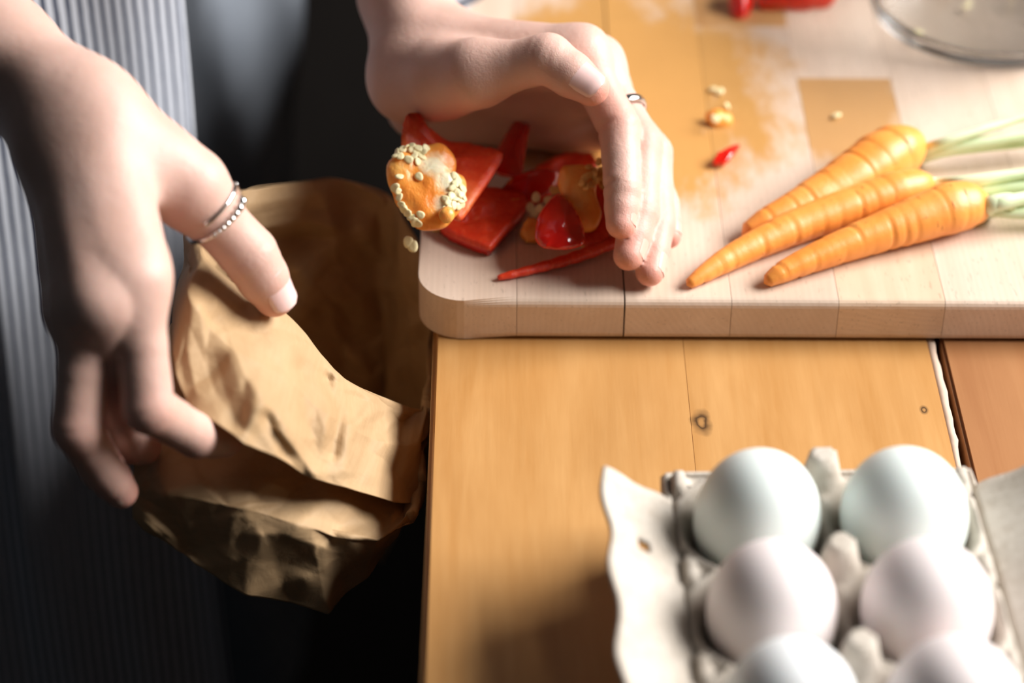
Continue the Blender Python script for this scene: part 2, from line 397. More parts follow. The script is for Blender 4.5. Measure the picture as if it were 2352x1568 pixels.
def carrot(tip, crown, prof, bend, seed, label, stalks, ridges):
    rg = np.random.default_rng(seed)
    r_at = lambda s: np.interp(s, [p[0] for p in prof], [p[1] for p in prof])
    n = 110; seg = 36
    a = WZ(*tip, BZ+prof[0][1]); b = WZ(*crown, BZ+prof[-1][1]*.95)
    ax = b-a; side = nrm(np.cross([0, 0, 1], ax))
    root = empty('carrot', tuple(a*.5+b*.5)); root.location.z = BZ; tag(root, label, 'carrot', 'carrots on the cutting board')
    rd = [(s, rg.uniform(.00025, .0006), rg.uniform(0, 6.28), rg.uniform(.4, 1)) for s in ridges]
    ph = rg.uniform(0, 6.28, 6)
    V = []; Fc = []
    cen = []
    for i in range(n):
        s = i/(n-1); c = a+ax*s+side*bend*math.sin(math.pi*s)*(1-.5*s); r = r_at(s)
        c[2] = BZ+r*.985+.0003; cen.append(c)
    cen = np.array(cen); T = np.gradient(cen, axis=0)
    for i in range(n):
        s = i/(n-1); t = nrm(T[i]); p = nrm(np.cross(t, [0, 0, 1])); q = np.cross(p, t); r = r_at(s)
        for k in range(seg):
            th = 2*math.pi*k/seg
            rr = r*(1+.025*math.sin(2*th+ph[0]+s*3)+.02*math.sin(3*th+ph[1]-s*5)+.008*math.sin(s*31+ph[2])+.006*math.sin(s*57+th+ph[3]))
            for (s0, dp, th0, w) in rd:
                k2 = max(0, math.cos(th-th0))**.6*w+.15
                ds = (s-s0-.006*math.sin(th+th0))/.0065
                rr -= dp*k2*math.exp(-ds*ds)
                ds = (s-s0-.02)/.012; rr += dp*.35*k2*math.exp(-ds*ds)
            V.append(cen[i]+p*math.cos(th)*rr+q*math.sin(th)*rr)
    for i in range(n-1):
        for k in range(seg): Fc.append((i*seg+k, i*seg+(k+1) % seg, (i+1)*seg+(k+1) % seg, (i+1)*seg+k))
    # rounded ends
    t0 = nrm(cen[0]-cen[1]); t1 = nrm(cen[-1]-cen[-2])
    V.append(cen[0]+t0*prof[0][1]*.8); V.append(cen[-1]+t1*.0005); e0, e1 = len(V)-2, len(V)-1
    for k in range(seg):
        Fc.append((e0, (k+1) % seg, k)); Fc.append((e1, (n-1)*seg+k, (n-1)*seg+(k+1) % seg))
    adopt(mesh_obj('root', V, Fc, M_CARROT), root)
    # short dark wrinkles on the skin
    V = []; Fc = []
    for _ in range(22):
        i = int(rg.uniform(.25, .97)*(n-1)); k0 = rg.uniform(-.2, 3.3); L = rg.uniform(.15, .5)
        row = []
        for j in range(5):
            th = k0+L*j/4; t = nrm(T[i]); p = nrm(np.cross(t, [0, 0, 1])); q = np.cross(p, t)
            base = cen[i]+(p*math.cos(th)+q*math.sin(th))*r_at(i/(n-1))*1.012
            row.append(base)
        w = .00018
        b0 = len(V)
        for j, bpt in enumerate(row):
            tw = nrm(T[i])*w*(1-abs(j-2)/2.4); V += [bpt-tw, bpt+tw]
        for j in range(4): Fc.append((b0+2*j, b0+2*j+1, b0+2*j+3, b0+2*j+2))
    w_ = adopt(mesh_obj('skin_wrinkles', V, Fc, M_SOIL), root); w_['kind'] = 'stuff'
    # crown and stalks
    cr = cen[-1]+t1*.0006
    pv, pf = tube([cr-t1*.002, cr+t1*.0006, cr+t1*.0016], [r_at(1)*.72, r_at(1)*.66, r_at(1)*.3], 16)
    adopt(mesh_obj('crown', pv, pf, M_CROWN), root)
    for (pxs, r1, r2, z1) in stalks:
        st = cr+np.array([0, 0, pxs[0]*.001]); pts = [st-t1*.003, st+t1*.006]
        for (x, y, z) in pxs[1:]: pts.append(WZ(x, y, BZ+z))
        path = catmull(pts, 40); rad = np.linspace(1, 0, 40)
        rad = r2+(r1-r2)*rad**2.2
        pv, pf = tube(path, rad, 10)
        o = adopt(mesh_obj('stalk', pv, pf, M_STALK), root)
        at = o.data.attributes.new('along', 'FLOAT', 'POINT'); at.data.foreach_set('value', np.repeat(np.linspace(0, 1, 40), 10).astype(np.float32))
    return root
carrot((1718, 533), (2088, 352), [(0, .0042), (.08, .0060), (.2, .0072), (.38, .0090), (.58, .0106), (.78, .0122), (.9, .0122), (.96, .0110), (1, .0078)], -.004, 3,
       'thickest orange carrot, furthest back of the three on the board', [
    ([2, (2170, 325, .017), (2352, 268, .022), (2460, 235, .024)], .0034, .0019, 0), ([0, (2180, 338, .012), (2352, 311, .015), (2480, 292, .015)], .0040, .0026, 0),
    ([-2, (2180, 348, .008), (2352, 330, .008), (2480, 318, .008)], .0032, .0020, 0), ([1, (2160, 332, .014), (2270, 322, .014), (2352, 316, .012)], .0035, .0014, 0)],
    [.1, .22, .31, .44, .52, .63, .74, .86])
carrot((1584, 652), (2122, 436), [(0, .0022), (.05, .0034), (.14, .0048), (.3, .0062), (.5, .0076), (.7, .0086), (.88, .0096), (.95, .0090), (1, .0070)], .006, 5,
       'longest slim orange carrot lying between the other two carrots', [
    ([2, (2210, 418, .015), (2352, 398, .017), (2470, 380, .018)], .0042, .0026, 0), ([0, (2210, 430, .011), (2352, 428, .011), (2470, 424, .011)], .0044, .0034, 0),
    ([-1, (2210, 438, .008), (2352, 442, .007), (2470, 440, .007)], .0036, .0026, 0)],
    [.05, .12, .17, .24, .3, .37, .43, .5, .55, .62, .7, .76, .83, .9, .95])
carrot((1764, 646), (2246, 478), [(0, .0028), (.05, .0042), (.15, .0054), (.32, .0068), (.5, .0082), (.68, .0098), (.85, .0112), (.94, .0104), (1, .0076)], .003, 9,
       'orange carrot nearest the front edge of the cutting board', [
    ([2, (2290, 468, .014), (2352, 455, .015), (2470, 430, .015)], .0046, .0030, 0), ([-1, (2290, 482, .009), (2352, 488, .008), (2470, 490, .008)], .0042, .0030, 0),
    ([0, (2275, 470, .013), (2312, 462, .014), (2330, 466, .013)], .0048, .0038, 0)],
    [.06, .13, .2, .28, .34, .41, .47, .55, .61, .66, .72, .8, .88, .95])

# ---------------------------------------------------------------- egg carton and eggs
def pulp_mat():
    m, nt, b = new_mat('moulded_pulp'); c0 = coords(nt); n1 = noise(nt, c0, 220, 5, .7); n2 = noise(nt, c0, 40, 3)
    c = ramp(nt, n1, [(.3, (.45, .38, .30)), (.7, (.62, .56, .48))]); c = mix(nt, .3, c, ramp(nt, n2, [(.3, (.48, .41, .34)), (.7, (.70, .66, .60))]))
    Lk(nt, c, b.inputs['Base Color']); b.inputs['Roughness'].default_value = .95; bump(nt, b, n1, .5, .0012); return m
M_PULP = pulp_mat()
ca, cb = math.cos(math.radians(1.6)), math.sin(math.radians(1.6))
EC = np.array([.1455, -.2005])                  # middle of the tray
def car(u, v, z): return (EC[0]+u*ca-v*cb, EC[1]+u*cb+v*ca, z)
carton = empty('egg_carton', (EC[0], EC[1], TZ)); tag(carton, 'opened grey pulp egg carton holding six eggs on the table', 'egg carton')
PU, PV = .0525, .0475
def tray_z(u, v):
    # cups sunk round every egg, posts between four cups, low saddles between two
    du = min(abs(u-s*PU/2) for s in (-1, 1)); dv = min(abs(v-s*PV) for s in (-1, 0, 1))
    r = math.hypot(du, dv)
    cup = .004+.030*min(1, (r/.027))**2.2
    iu = abs(u); pv = min(abs(v-s*PV/2) for s in (-3, -1, 1, 3))
    post = .047*math.exp(-(iu/.0085)**2-(pv/.0095)**2)
    ev = min(abs(u-s*PU) for s in (-1, 1)); edge = .040*math.exp(-(ev/.007)**2-(pv/.010)**2)
    return max(cup if r < .030 else .030, min(.046, post+.012), min(.036, edge+.006))
UW, VW = .0545, .0760
nu, nv = 70, 96
V = []; Fc = []
for j in range(nv+1):
    for i in range(nu+1):
        u = -UW+2*UW*i/nu; v = -VW+2*VW*j/nv; z = TZ+.0015+tray_z(u, v)
        if i in (0, nu) or j in (0, nv): z = TZ+.033
        V.append(car(u, v, z))
for j in range(nv):
    for i in range(nu): Fc.append((j*(nu+1)+i, j*(nu+1)+i+1, (j+1)*(nu+1)+i+1, (j+1)*(nu+1)+i))
tray = adopt(mesh_obj('tray', V, Fc, M_PULP), carton)
md = tray.modifiers.new('t', 'SOLIDIFY'); md.thickness = .0016; md.offset = -1
# outer skirt down to the table
V = []; Fc = []
loop = [(-UW+2*UW*i/20, -VW) for i in range(20)]+[(UW, -VW+2*VW*i/30) for i in range(30)]+[(UW-2*UW*i/20, VW) for i in range(20)]+[(-UW, VW-2*VW*i/30) for i in range(30)]
for k, (z, s) in enumerate(((.0335, 1.0), (.030, 1.03), (.012, .97), (.0006, .93))):
    for (u, v) in loop: V.append(car(u*s, v*s, TZ+z))
nl = len(loop)
for k in range(3):
    for i in range(nl): Fc.append((k*nl+i, (k+1)*nl+i, (k+1)*nl+(i+1) % nl, k*nl+(i+1) % nl))
sk = adopt(mesh_obj('skirt', V, Fc, M_PULP), carton); md = sk.modifiers.new('t', 'SOLIDIFY'); md.thickness = .0016; md.offset = 1
def flap(side, w, rise, v0, v1, hole=None, name='flap', chamfer=.012, curl=0.0):
    V = []; Fc = []; nU, nV = 16, 44
    keep = {}
    for j in range(nV+1):
        for i in range(nU+1):
            t = i/nU; v = v0+(v1-v0)*j/nV
            ww = w
            u = side*(UW+.0005+ww*t*math.cos(rise)+.0012*math.sin(v*160)*t); z = .033+ww*math.sin(rise)*t+curl*t*t+.0012*math.sin(v*95+1)*t
            V.append(car(u, v+.0008*math.sin(t*9), TZ+z))
    for j in range(nV):
        for i in range(nU):
            t = (i+.5)/nU; v = v0+(v1-v0)*(j+.5)/nV
            if hole and math.hypot((t-hole[0])*w, v-hole[1]) < hole[2]: continue
            if chamfer and t*w > w-chamfer*.5 and (v > v1-chamfer*.35 or v < v0+chamfer*.6) and side > 0: continue
            q = (j*(nU+1)+i, j*(nU+1)+i+1, (j+1)*(nU+1)+i+1, (j+1)*(nU+1)+i)
            Fc.append(q if side > 0 else q[::-1])
    o = adopt(mesh_obj(name, V, Fc, M_PULP), carton); md = o.modifiers.new('t', 'SOLIDIFY'); md.thickness = .0016; md.offset = 0
    return o
flap(-1, .030, math.radians(33), -.078, .062, hole=(.55, .030, .0032), name='closing_flap')
flap(1, .034, math.radians(24), -.078, .068, name='lid_flap', curl=.004)

def egg_mat(name, a, b2):
    m, nt, b = new_mat(name); c0 = coords(nt); vec, _ = rand_shift(nt, c0)
    n = noise(nt, vec, 24, 3); c = mix(nt, n, a, b2); Lk(nt, c, b.inputs['Base Color']); b.inputs['Roughness'].default_value = .48
    b.inputs['Subsurface Weight'].default_value = .1; b.inputs['Subsurface Scale'].default_value = .004
    bump(nt, b, noise(nt, vec, 900, 2), .06, .0004); return m
M_EGGB = egg_mat('blue_eggshell', (.74, .81, .77), (.80, .86, .82)); M_EGGP = egg_mat('pink_eggshell', (.80, .70, .68), (.86, .79, .77)); M_EGGW = egg_mat('white_eggshell', (.80, .82, .82), (.86, .87, .86))
prof = []
for k in range(41):
    th = math.pi*k/40; z = -math.cos(th); r = math.sin(th)*(1+.07*z); prof.append((r, z))
ev, ef = lathe(prof, 40)
EGGS = [(-1, 1, M_EGGB, .0222, 'pale blue egg at the back left of the carton'), (1, 1, M_EGGB, .0224, 'pale blue egg at the back right of the carton'),
        (-1, 0, M_EGGP, .0220, 'pinkish white egg in the middle of the left row, beside the holed flap'), (1, 0, M_EGGP, .0222, 'pinkish white egg in the middle of the right row of the carton'),
        (-1, -1, M_EGGW, .0222, 'cool white egg at the front left of the carton'), (1, -1, M_EGGP, .0222, 'pink tinted egg at the front right of the carton')]
eme = {}
for (su, sv, m, r, lab) in EGGS:
    if m.name not in eme:
        me = bpy.data.meshes.new('egg'); me.from_pydata(ev, [], ef); me.materials.append(m); me.polygons.foreach_set('use_smooth', [True]*len(me.polygons)); eme[m.name] = me
    o = bpy.data.objects.new('egg', eme[m.name]); COL.objects.link(o); o.scale = (r, r, r*1.30)
    o.location = car(su*PU/2, sv*PV, TZ+.0062+r*1.30); o.rotation_euler = (random.uniform(-.12, .12), random.uniform(-.12, .12), random.uniform(0, 6))
    tag(o, lab, 'egg', 'eggs in the carton')

# ---------------------------------------------------------------- glass bowl
m, nt, b = new_mat('clear_glass'); b.inputs['Transmission Weight'].default_value = 1; b.inputs['Roughness'].default_value = .02; b.inputs['IOR'].default_value = 1.47
Lk(nt, mix(nt, noise(nt, coords(nt), 20), (.97, .99, .98), (1, 1, 1)), b.inputs['Base Color']); M_GLASS = m
R0 = .056
pr = [(0.0, 0.0), (R0*.5, 0), (R0*.90, .0004), (R0*.965, .002), (R0, .0055), (R0*1.035, .014), (R0*1.10, .035), (R0*1.17, .058), (R0*1.185, .0612), (R0*1.175, .0625), (R0*1.13, .0605), (R0*1.06, .036), (R0*.985, .0145), (R0*.945, .0072), (R0*.88, .0048), (R0*.5, .0042), (0, .0042)]
bp = WZ(2302, 163, BZ); bv, bf = lathe(pr, 72)
bowl = mesh_obj('glass_bowl', bv, bf, M_GLASS); bowl.location = (bp[0], bp[1]+R0*.97, BZ+.0004)
bm = bmesh.new(); bm.from_mesh(bowl.data); bmesh.ops.remove_doubles(bm, verts=bm.verts, dist=1e-6); bmesh.ops.recalc_face_normals(bm, faces=bm.faces); bm.to_mesh(bowl.data); bm.free()
tag(bowl, 'clear glass bowl standing at the back right of the board', 'bowl')

# ---------------------------------------------------------------- red pepper
def pepper_mats():
    m, nt, b = new_mat('pepper_skin'); c0 = coords(nt); n = noise(nt, c0, 60, 4)
    Lk(nt, ramp(nt, n, [(.3, (.50, .006, .004)), (.7, (.68, .016, .006))]), b.inputs['Base Color']); b.inputs['Roughness'].default_value = .16
    b.inputs['Coat Weight'].default_value = .4; b.inputs['Subsurface Weight'].default_value = .08; b.inputs['Subsurface Scale'].default_value = .003; b.inputs['Subsurface Radius'].default_value = (1, .1, .05)
    m2, nt, b = new_mat('pepper_flesh'); c0 = coords(nt); n = noise(nt, mapping(nt, c0, (420, 420, 160)), 1, 5, .65, 1.2); n3 = noise(nt, c0, 70, 4)
    c = ramp(nt, n, [(.30, (.66, .020, .006)), (.6, (.82, .07, .02)), (.78, (.90, .32, .16))])
    c = mix(nt, ramp(nt, n3, [(.45, (0, 0, 0)), (.75, (.5, .5, .5))]), c, (.78, .045, .012))
    at = nt.nodes.new('ShaderNodeAttribute'); at.attribute_name = 'pale'
    c = mix(nt, mth(nt, 'MULTIPLY', at.outputs['Fac'], mth(nt, 'ADD', n, .35)), c, (.93, .42, .12))
    Lk(nt, c, b.inputs['Base Color']); b.inputs['Roughness'].default_value = .28
    b.inputs['Subsurface Weight'].default_value = .2; b.inputs['Subsurface Scale'].default_value = .004; b.inputs['Subsurface Radius'].default_value = (1, .2, .05)
    bump(nt, b, n, .5, .0010)
    m3, nt, b = new_mat('pepper_pith'); c0 = coords(nt); n = noise(nt, c0, 75, 4, .55, .4); n2 = noise(nt, mapping(nt, c0, (300, 300, 90)), 1, 4)
    at = nt.nodes.new('ShaderNodeAttribute'); at.attribute_name = 'pale'
    c = ramp(nt, n, [(.30, (.88, .25, .030)), (.55, (.92, .38, .07)), (.75, (.95, .60, .20))])
    c = mix(nt, ramp(nt, mth(nt, 'ADD', at.outputs['Fac'], mth(nt, 'MULTIPLY', mth(nt, 'SUBTRACT', n2, .5), .5)), [(.35, (0, 0, 0)), (.75, (1, 1, 1))]), c, (.95, .84, .58))
    Lk(nt, c, b.inputs['Base Color']); b.inputs['Roughness'].default_value = .34
    b.inputs['Subsurface Weight'].default_value = .3; b.inputs['Subsurface Scale'].default_value = .005; b.inputs['Subsurface Radius'].default_value = (1, .5, .15)
    bump(nt, b, n2, .6, .0012)
    return m, m2, m3
M_PSKIN, M_PFLESH, M_PITH = pepper_mats()
M_SEED = plain('pepper_seed', (.88, .78, .45), .45, var=.14, vscale=700)
M_SEEDO = plain('pepper_seed_wet', (.80, .50, .16), .4, var=.14, vscale=700)
# one seed mesh: a flat drop with a raised rim
sv, sf = [], []
for i in range(9):
    ph = math.pi*i/8
    for k in range(14):
        th = 2*math.pi*k/14; rr = math.sin(ph); dent = 1-.35*math.exp(-(rr/.5)**2)
        sv.append((.0021*rr*math.cos(th)*(1+.22*math.cos(th)), .0017*rr*math.sin(th), .00075*math.cos(ph)*dent))
for i in range(8):
    for k in range(14): sf.append((i*14+k, (i+1)*14+k, (i+1)*14+(k+1) % 14, i*14+(k+1) % 14))
def seed_mesh(mat):
    me = bpy.data.meshes.new('seed'); me.from_pydata(sv, [], sf); me.materials.append(mat); me.polygons.foreach_set('use_smooth', [True]*len(me.polygons)); return me
SEED_ME, SEEDO_ME = seed_mesh(M_SEED), seed_mesh(M_SEEDO)
def put_seed(p, nvec=None, s=1.0, me=None, spin=None, name='pepper_seed'):
    o = bpy.data.objects.new(name, me or SEED_ME); COL.objects.link(o)
    nv_ = Vector(nvec if nvec is not None else (random.uniform(-.35, .35), random.uniform(-.35, .35), 1)).normalized()
    q = nv_.to_track_quat('Z', 'Y'); o.rotation_mode = 'QUATERNION'
    from mathutils import Quaternion
    o.rotation_quaternion = q @ Quaternion((0, 0, 1), spin if spin is not None else random.uniform(0, 6.28))
    o.location = Vector(tuple(p)); o.scale = (s, s, s)
    return o
def slab(name, outline, thick, up, dish=0.0, mats=None, skin_top=False, parent=None, rings=7, jag=.0004, seed=0, power=2.0, noisef=.0006):
    """a cut piece of pepper wall: outline in space, thickness below it, middle dished by `dish` along `up`"""
    rg = np.random.default_rng(seed)
    P = catmull(outline, len(outline)*7, closed=True) if len(outline) > 2 else np.asarray(outline)
    # keep the cut corners crisp: blend spline with straight polygon
    O = np.asarray(outline, float); n = len(P); lin = np.array([O[int(i*len(O)/n)]*(1-(i*len(O)/n) % 1)+O[(int(i*len(O)/n)+1) % len(O)]*((i*len(O)/n) % 1) for i in range(n)])
    P = P*.6+lin*.4; JT = rg.normal(0, jag, P.shape)*.6
    up = nrm(up); c = P.mean(0); V = []; Fc = []; fm = []
    ph = rg.uniform(0, 6.28, 4)
    def lay(offset, sgn):
        idx = []
        for k in range(rings):
            s = 1-k/rings
            row = []
            for i in range(n):
                p = c+(P[i]-c)*s+JT[i]*max(0, s*3-2)
                h = dish*(1-s**power)
                wob = noisef*(1-s)*(math.sin(p[0]*520+ph[0])+math.sin(p[1]*430+ph[1])+math.sin(p[2]*610+ph[2]))
                V.append(p+up*(h+wob-offset)); row.append(len(V)-1)
            idx.append(row)
        V.append(c+up*(dish-offset)); return idx, len(V)-1
    A, ac = lay(0, 1); B, bc = lay(thick, -1)
    mi_top, mi_bot, mi_side = (0, 1, 1) if skin_top else (1, 0, 1)
    for (I, cc, mi, fl) in ((A, ac, mi_top, False), (B, bc, mi_bot, True)):
        for k in range(rings-1):
            for i in range(n):
                q = (I[k][i], I[k][(i+1) % n], I[k+1][(i+1) % n], I[k+1][i]); Fc.append(q[::-1] if fl else q); fm.append(mi)
        for i in range(n):
            q = (I[-1][i], I[-1][(i+1) % n], cc); Fc.append(q[::-1] if fl else q); fm.append(mi)
    # bulging rim
    mid = []
    for i in range(n):
        out = nrm(P[i]-c); V.append(P[i]-up*thick*.5+out*thick*.10); mid.append(len(V)-1)
    for i in range(n):
        j = (i+1) % n
        Fc.append((A[0][j], A[0][i], mid[i], mid[j])); fm.append(mi_side)
        Fc.append((mid[j], mid[i], B[0][i], B[0][j])); fm.append(0 if not skin_top else 1)
    o = mesh_obj(name, V, Fc, mats=mats or [M_PSKIN, M_PFLESH], fmat=fm)
    bm = bmesh.new(); bm.from_mesh(o.data); bmesh.ops.recalc_face_normals(bm, faces=bm.faces); bm.to_mesh(o.data); bm.free()
    return o
GP = 'red pepper trimmings on the board'
# A: the stem end: flared wall with the pith and seeds still on it
core = empty('pepper_core', tuple(WZ(1000, 520, BZ)))
tag(core, 'orange pepper core with cream seeds and a flared red wall at the board corner', 'pepper', GP)
wallo = [WD(934, 262, 1.008), WD(962, 260, 1.012), WD(985, 292, 1.022), WD(1030, 322, 1.028), WD(1085, 330, 1.03), WD(1150, 348, 1.022), WD(1128, 395, 1.012), WD(1092, 448, 1.002), WD(1052, 502, .994), WD(1000, 470, .998), WD(960, 400, 1.0), WD(925, 350, 1.004), WD(922, 305, 1.008)]
upA = nrm(-fwd+np.array([-.25, 0, .35]))
wl = adopt(slab('wall', wallo, .0055, upA, dish=-.004, seed=3), core)
def set_pale(o, spots_):
    co = np.array([v.co for v in o.data.vertices]); val = np.zeros(len(co))
    for c_, s_ in spots_: val = np.maximum(val, np.exp(-(np.linalg.norm(co-c_, axis=1)/s_)**2))
    a_ = o.data.attributes.new('pale', 'FLOAT', 'POINT'); a_.data.foreach_set('value', val.astype(np.float32))
set_pale(wl, [(WD(1000, 390, .995), .013), (WD(1045, 430, .995), .011), (WD(950, 320, 1.0), .008)])
bl = [((962, 425), .995, .0098, 0), ((930, 385), .992, .0062, 0), ((922, 415), .990, .0058, 0), ((985, 470), .989, .0076, 0), ((1015, 490), .988, .0054, 0), ((1000, 378), 1.001, .0084, 0), ((945, 362), .998, .0056, 0), ((1042, 425), .995, .0048, 0), ((1038, 465), .991, .0046, 0), ((938, 455), .988, .0052, 0), ((968, 500), .987, .0048, 0), ((1000, 430), .992, .0084, 0)]
pc = [(WD(*p, d), r) for p, d, r, _ in bl]
def pith_fn(P):
    d = None
    for c, r in pc:
        v_ = P-np.asarray(c, np.float32); v_ = v_+np.outer(v_@fwd.astype(np.float32), fwd.astype(np.float32)*.8)
        q = np.linalg.norm(v_, axis=1)-r; d = q if d is None else smin(d, q, .0062)
    d = d+.0007*np.sin(P[:, 0]*310+1)*np.sin(P[:, 2]*370)+.0004*np.sin(P[:, 0]*610+P[:, 1]*300)*np.sin(P[:, 2]*470+2)
    return d
lo_ = np.min([c for c, r in pc], 0)-.016; hi_ = np.max([c for c, r in pc], 0)+.016
PVt, PFt = surface_nets(pith_fn, lo_, hi_, .0009)
pith = adopt(mesh_obj('pith', PVt, PFt, M_PITH), core)
pale = np.maximum.reduce([np.exp(-(np.linalg.norm(PVt-WD(1002, 368, .990), axis=1)/.0085)**2), .9*np.exp(-(np.linalg.norm(PVt-WD(1030, 415, .988), axis=1)/.0065)**2), .75*np.exp(-(np.linalg.norm(PVt-WD(1020, 470, .985), axis=1)/.006)**2), .6*np.exp(-(np.linalg.norm(PVt-WD(925, 372, .986), axis=1)/.004)**2)])
at = pith.data.attributes.new('pale', 'FLOAT', 'POINT'); at.data.foreach_set('value', pale.astype(np.float32))
# seeds sit on the pith where its surface meets the line of sight
from mathutils.bvhtree import BVHTree
bvh = BVHTree.FromPolygons([tuple(v) for v in PVt], [tuple(f) for f in PFt])
def on_pith(px, py, lift=.0003):
    d = Vector(tuple(ray(px, py))).normalized(); h = bvh.ray_cast(Vector(tuple(CAM)), d)
    if h[0] is None: return None
    nn = h[1] if h[1].dot(d) < 0 else -h[1]
    return np.array(h[0]+nn*lift), np.array(nn)
spots = [(906, 357), (915, 351), (925, 347), (934, 340), (945, 346), (955, 351), (962, 343), (970, 350), (950, 362), (940, 368), (958, 371), (920, 362), (966, 360), (948, 337), (975, 341),
         (1044, 408), (1050, 418), (1056, 428), (1040, 432), (1048, 440), (1058, 445), (1062, 436), (1036, 450), (1046, 456), (1056, 460), (1040, 470), (1030, 478), (1050, 474), (1022, 486), (1034, 492), (1060, 470), (1064, 456), (1043, 422), (1052, 450), (1028, 466), (1024, 458),
         (962, 405), (917, 408), (968, 494), (915, 440), (908, 432), (918, 455), (925, 470), (932, 482), (940, 492), (948, 500), (955, 507), (963, 512), (936, 488), (928, 476)]
for i, (x, y) in enumerate(spots):
    h = on_pith(x, y)
    if h is None:
        for k in range(1, 12):
            h = on_pith(x+(985-x)*k*.05, y+(430-y)*k*.05)
            if h: break
    if not h: continue
    p, nn = h; nn = nrm(nn+rng.normal(0, .35, 3))
    o = put_seed(p+nn*.0004, nn, random.uniform(.85, 1.1), name='seed'); adopt(o, core)
tr = adopt(mesh_obj('pith_stub', *tube([WD(1026, 492, .984), WD(1026, 496, .979)], [.0034, .0030], 14), M_PITH), core)
# B: wall piece lying inside up
o = slab('pepper_piece', [WZ(1012, 512, BZ+.006), WZ(1045, 535, BZ+.0062), WZ(1122, 562, BZ+.0065), WZ(1150, 535, BZ+.0068), WZ(1208, 470, BZ+.009), WZ(1196, 440, BZ+.011), WZ(1098, 428, BZ+.012), WZ(1052, 478, BZ+.009)], .0052, (0, 0, 1), dish=-.0018, seed=5)
tag(o, 'broad red pepper wall piece lying inside up beside the core', 'pepper', GP)
# C: slice leaning behind B, pale rib on its near edge
o = empty('pepper_slice', tuple(WZ(1210, 450, BZ))); tag(o, 'curved red pepper slice with a pale rib, leaning behind the broad piece', 'pepper', GP)
adopt(slab('wall', [WZ(1150, 436, BZ+.009), WZ(1165, 455, BZ+.007), WZ(1205, 462, BZ+.007), WZ(1262, 440, BZ+.008), WZ(1285, 395, BZ+.012), WZ(1240, 388, BZ+.016), WZ(1185, 402, BZ+.017)], .0045, (0, -.2, 1), dish=.004, skin_top=True, seed=6), o)
adopt(slab('rib', [WZ(1152, 452, BZ+.0085), WZ(1165, 468, BZ+.007), WZ(1185, 474, BZ+.006), WZ(1203, 468, BZ+.007), WZ(1208, 455, BZ+.009), WZ(1180, 458, BZ+.010)], .002, (0, -.5, 1), dish=.0012, mats=[M_PITH, M_PITH], seed=7), o)
# D: blunt chunk standing skin out
o = slab('pepper_chunk', [WD(1280, 447, 1.004), WD(1312, 470, 1.000), WD(1337, 520, .998), WD(1338, 560, .992), WD(1300, 572, .989), WD(1250, 568, .989), WD(1232, 548, .992), WD(1240, 495, .999)], .006, -fwd+np.array([0, 0, -.1]), dish=.0048, skin_top=True, seed=8, power=1.6)
tag(o, 'pointed red pepper chunk standing skin out in front of the palm', 'pepper', GP)
# E: second core with flesh and seeds under the palm
c2 = empty('pepper_core', tuple(WZ(1330, 500, BZ))); tag(c2, 'small orange pepper core with dark seeds tucked under the curled fingers', 'pepper', GP)
pc = [(WD(1305, 415, 1.012), .0048), (WD(1325, 408, 1.012), .0050), (WD(1345, 415, 1.012), .0045), (WD(1320, 440, 1.010), .0050), (WD(1335, 465, 1.010), .0055), (WD(1345, 500, 1.008), .0060)]
V2, F2 = surface_nets(pith_fn, np.min([c for c, r in pc], 0)-.012, np.max([c for c, r in pc], 0)+.012, .0009)
adopt(mesh_obj('pith', V2, F2, M_PITH), c2)
bvh = BVHTree.FromPolygons([tuple(v) for v in V2], [tuple(f) for f in F2])
for (x, y) in [(1352, 385), (1362, 392), (1372, 388), (1382, 396), (1360, 402), (1372, 405), (1384, 410), (1350, 405), (1342, 412), (1366, 416), (1378, 420), (1335, 420), (1345, 428), (1356, 425), (1388, 428)]:
    h = on_pith(x, y)
    p = h[0] if h else WD(x, y, 1.012)+rng.normal(0, .001, 3)
    adopt(put_seed(p, rng.normal(0, 1, 3)+np.array([0, -1, 1.2]), 1.0, me=SEEDO_ME, name='seed'), c2)
adopt(slab('wall', [WD(1290, 425, 1.018), WD(1345, 430, 1.018), WD(1350, 500, 1.012), WD(1340, 560, 1.006), WD(1395, 560, 1.006), WD(1400, 470, 1.014), WD(1380, 420, 1.022), WD(1330, 400, 1.024)], .005, -fwd, dish=-.002, seed=9), c2)
# F: pieces in the hollow of the hand
o = slab('pepper_piece', [WD(1135, 395, 1.034), WD(1145, 340, 1.044), WD(1185, 275, 1.054), WD(1215, 285, 1.054), WD(1205, 345, 1.044), WD(1195, 405, 1.032)], .005, -fwd, dish=.004, skin_top=True, seed=10)
tag(o, 'dark red pepper piece standing in the shadow below the palm', 'pepper', GP)
o = slab('pepper_piece', [WZ(1225, 405, BZ+.005), WZ(1300, 395, BZ+.005), WZ(1370, 372, BZ+.007), WZ(1345, 350, BZ+.009), WZ(1290, 352, BZ+.008), WZ(1235, 380, BZ+.006)], .004, (0, 0, 1), dish=.002, seed=12)
tag(o, 'flat red pepper piece deep inside the cupped hand', 'pepper', GP)
o = slab('pepper_crumb', [WZ(1195, 530, BZ+.005), WZ(1212, 500, BZ+.009), WZ(1236, 505, BZ+.008), WZ(1234, 545, BZ+.004), WZ(1210, 548, BZ+.003)], .003, (0, -.3, 1), dish=.001, mats=[M_PITH, M_PITH], seed=13)
tag(o, 'small orange pith crumb to the left of the pointed chunk', 'pepper', GP)
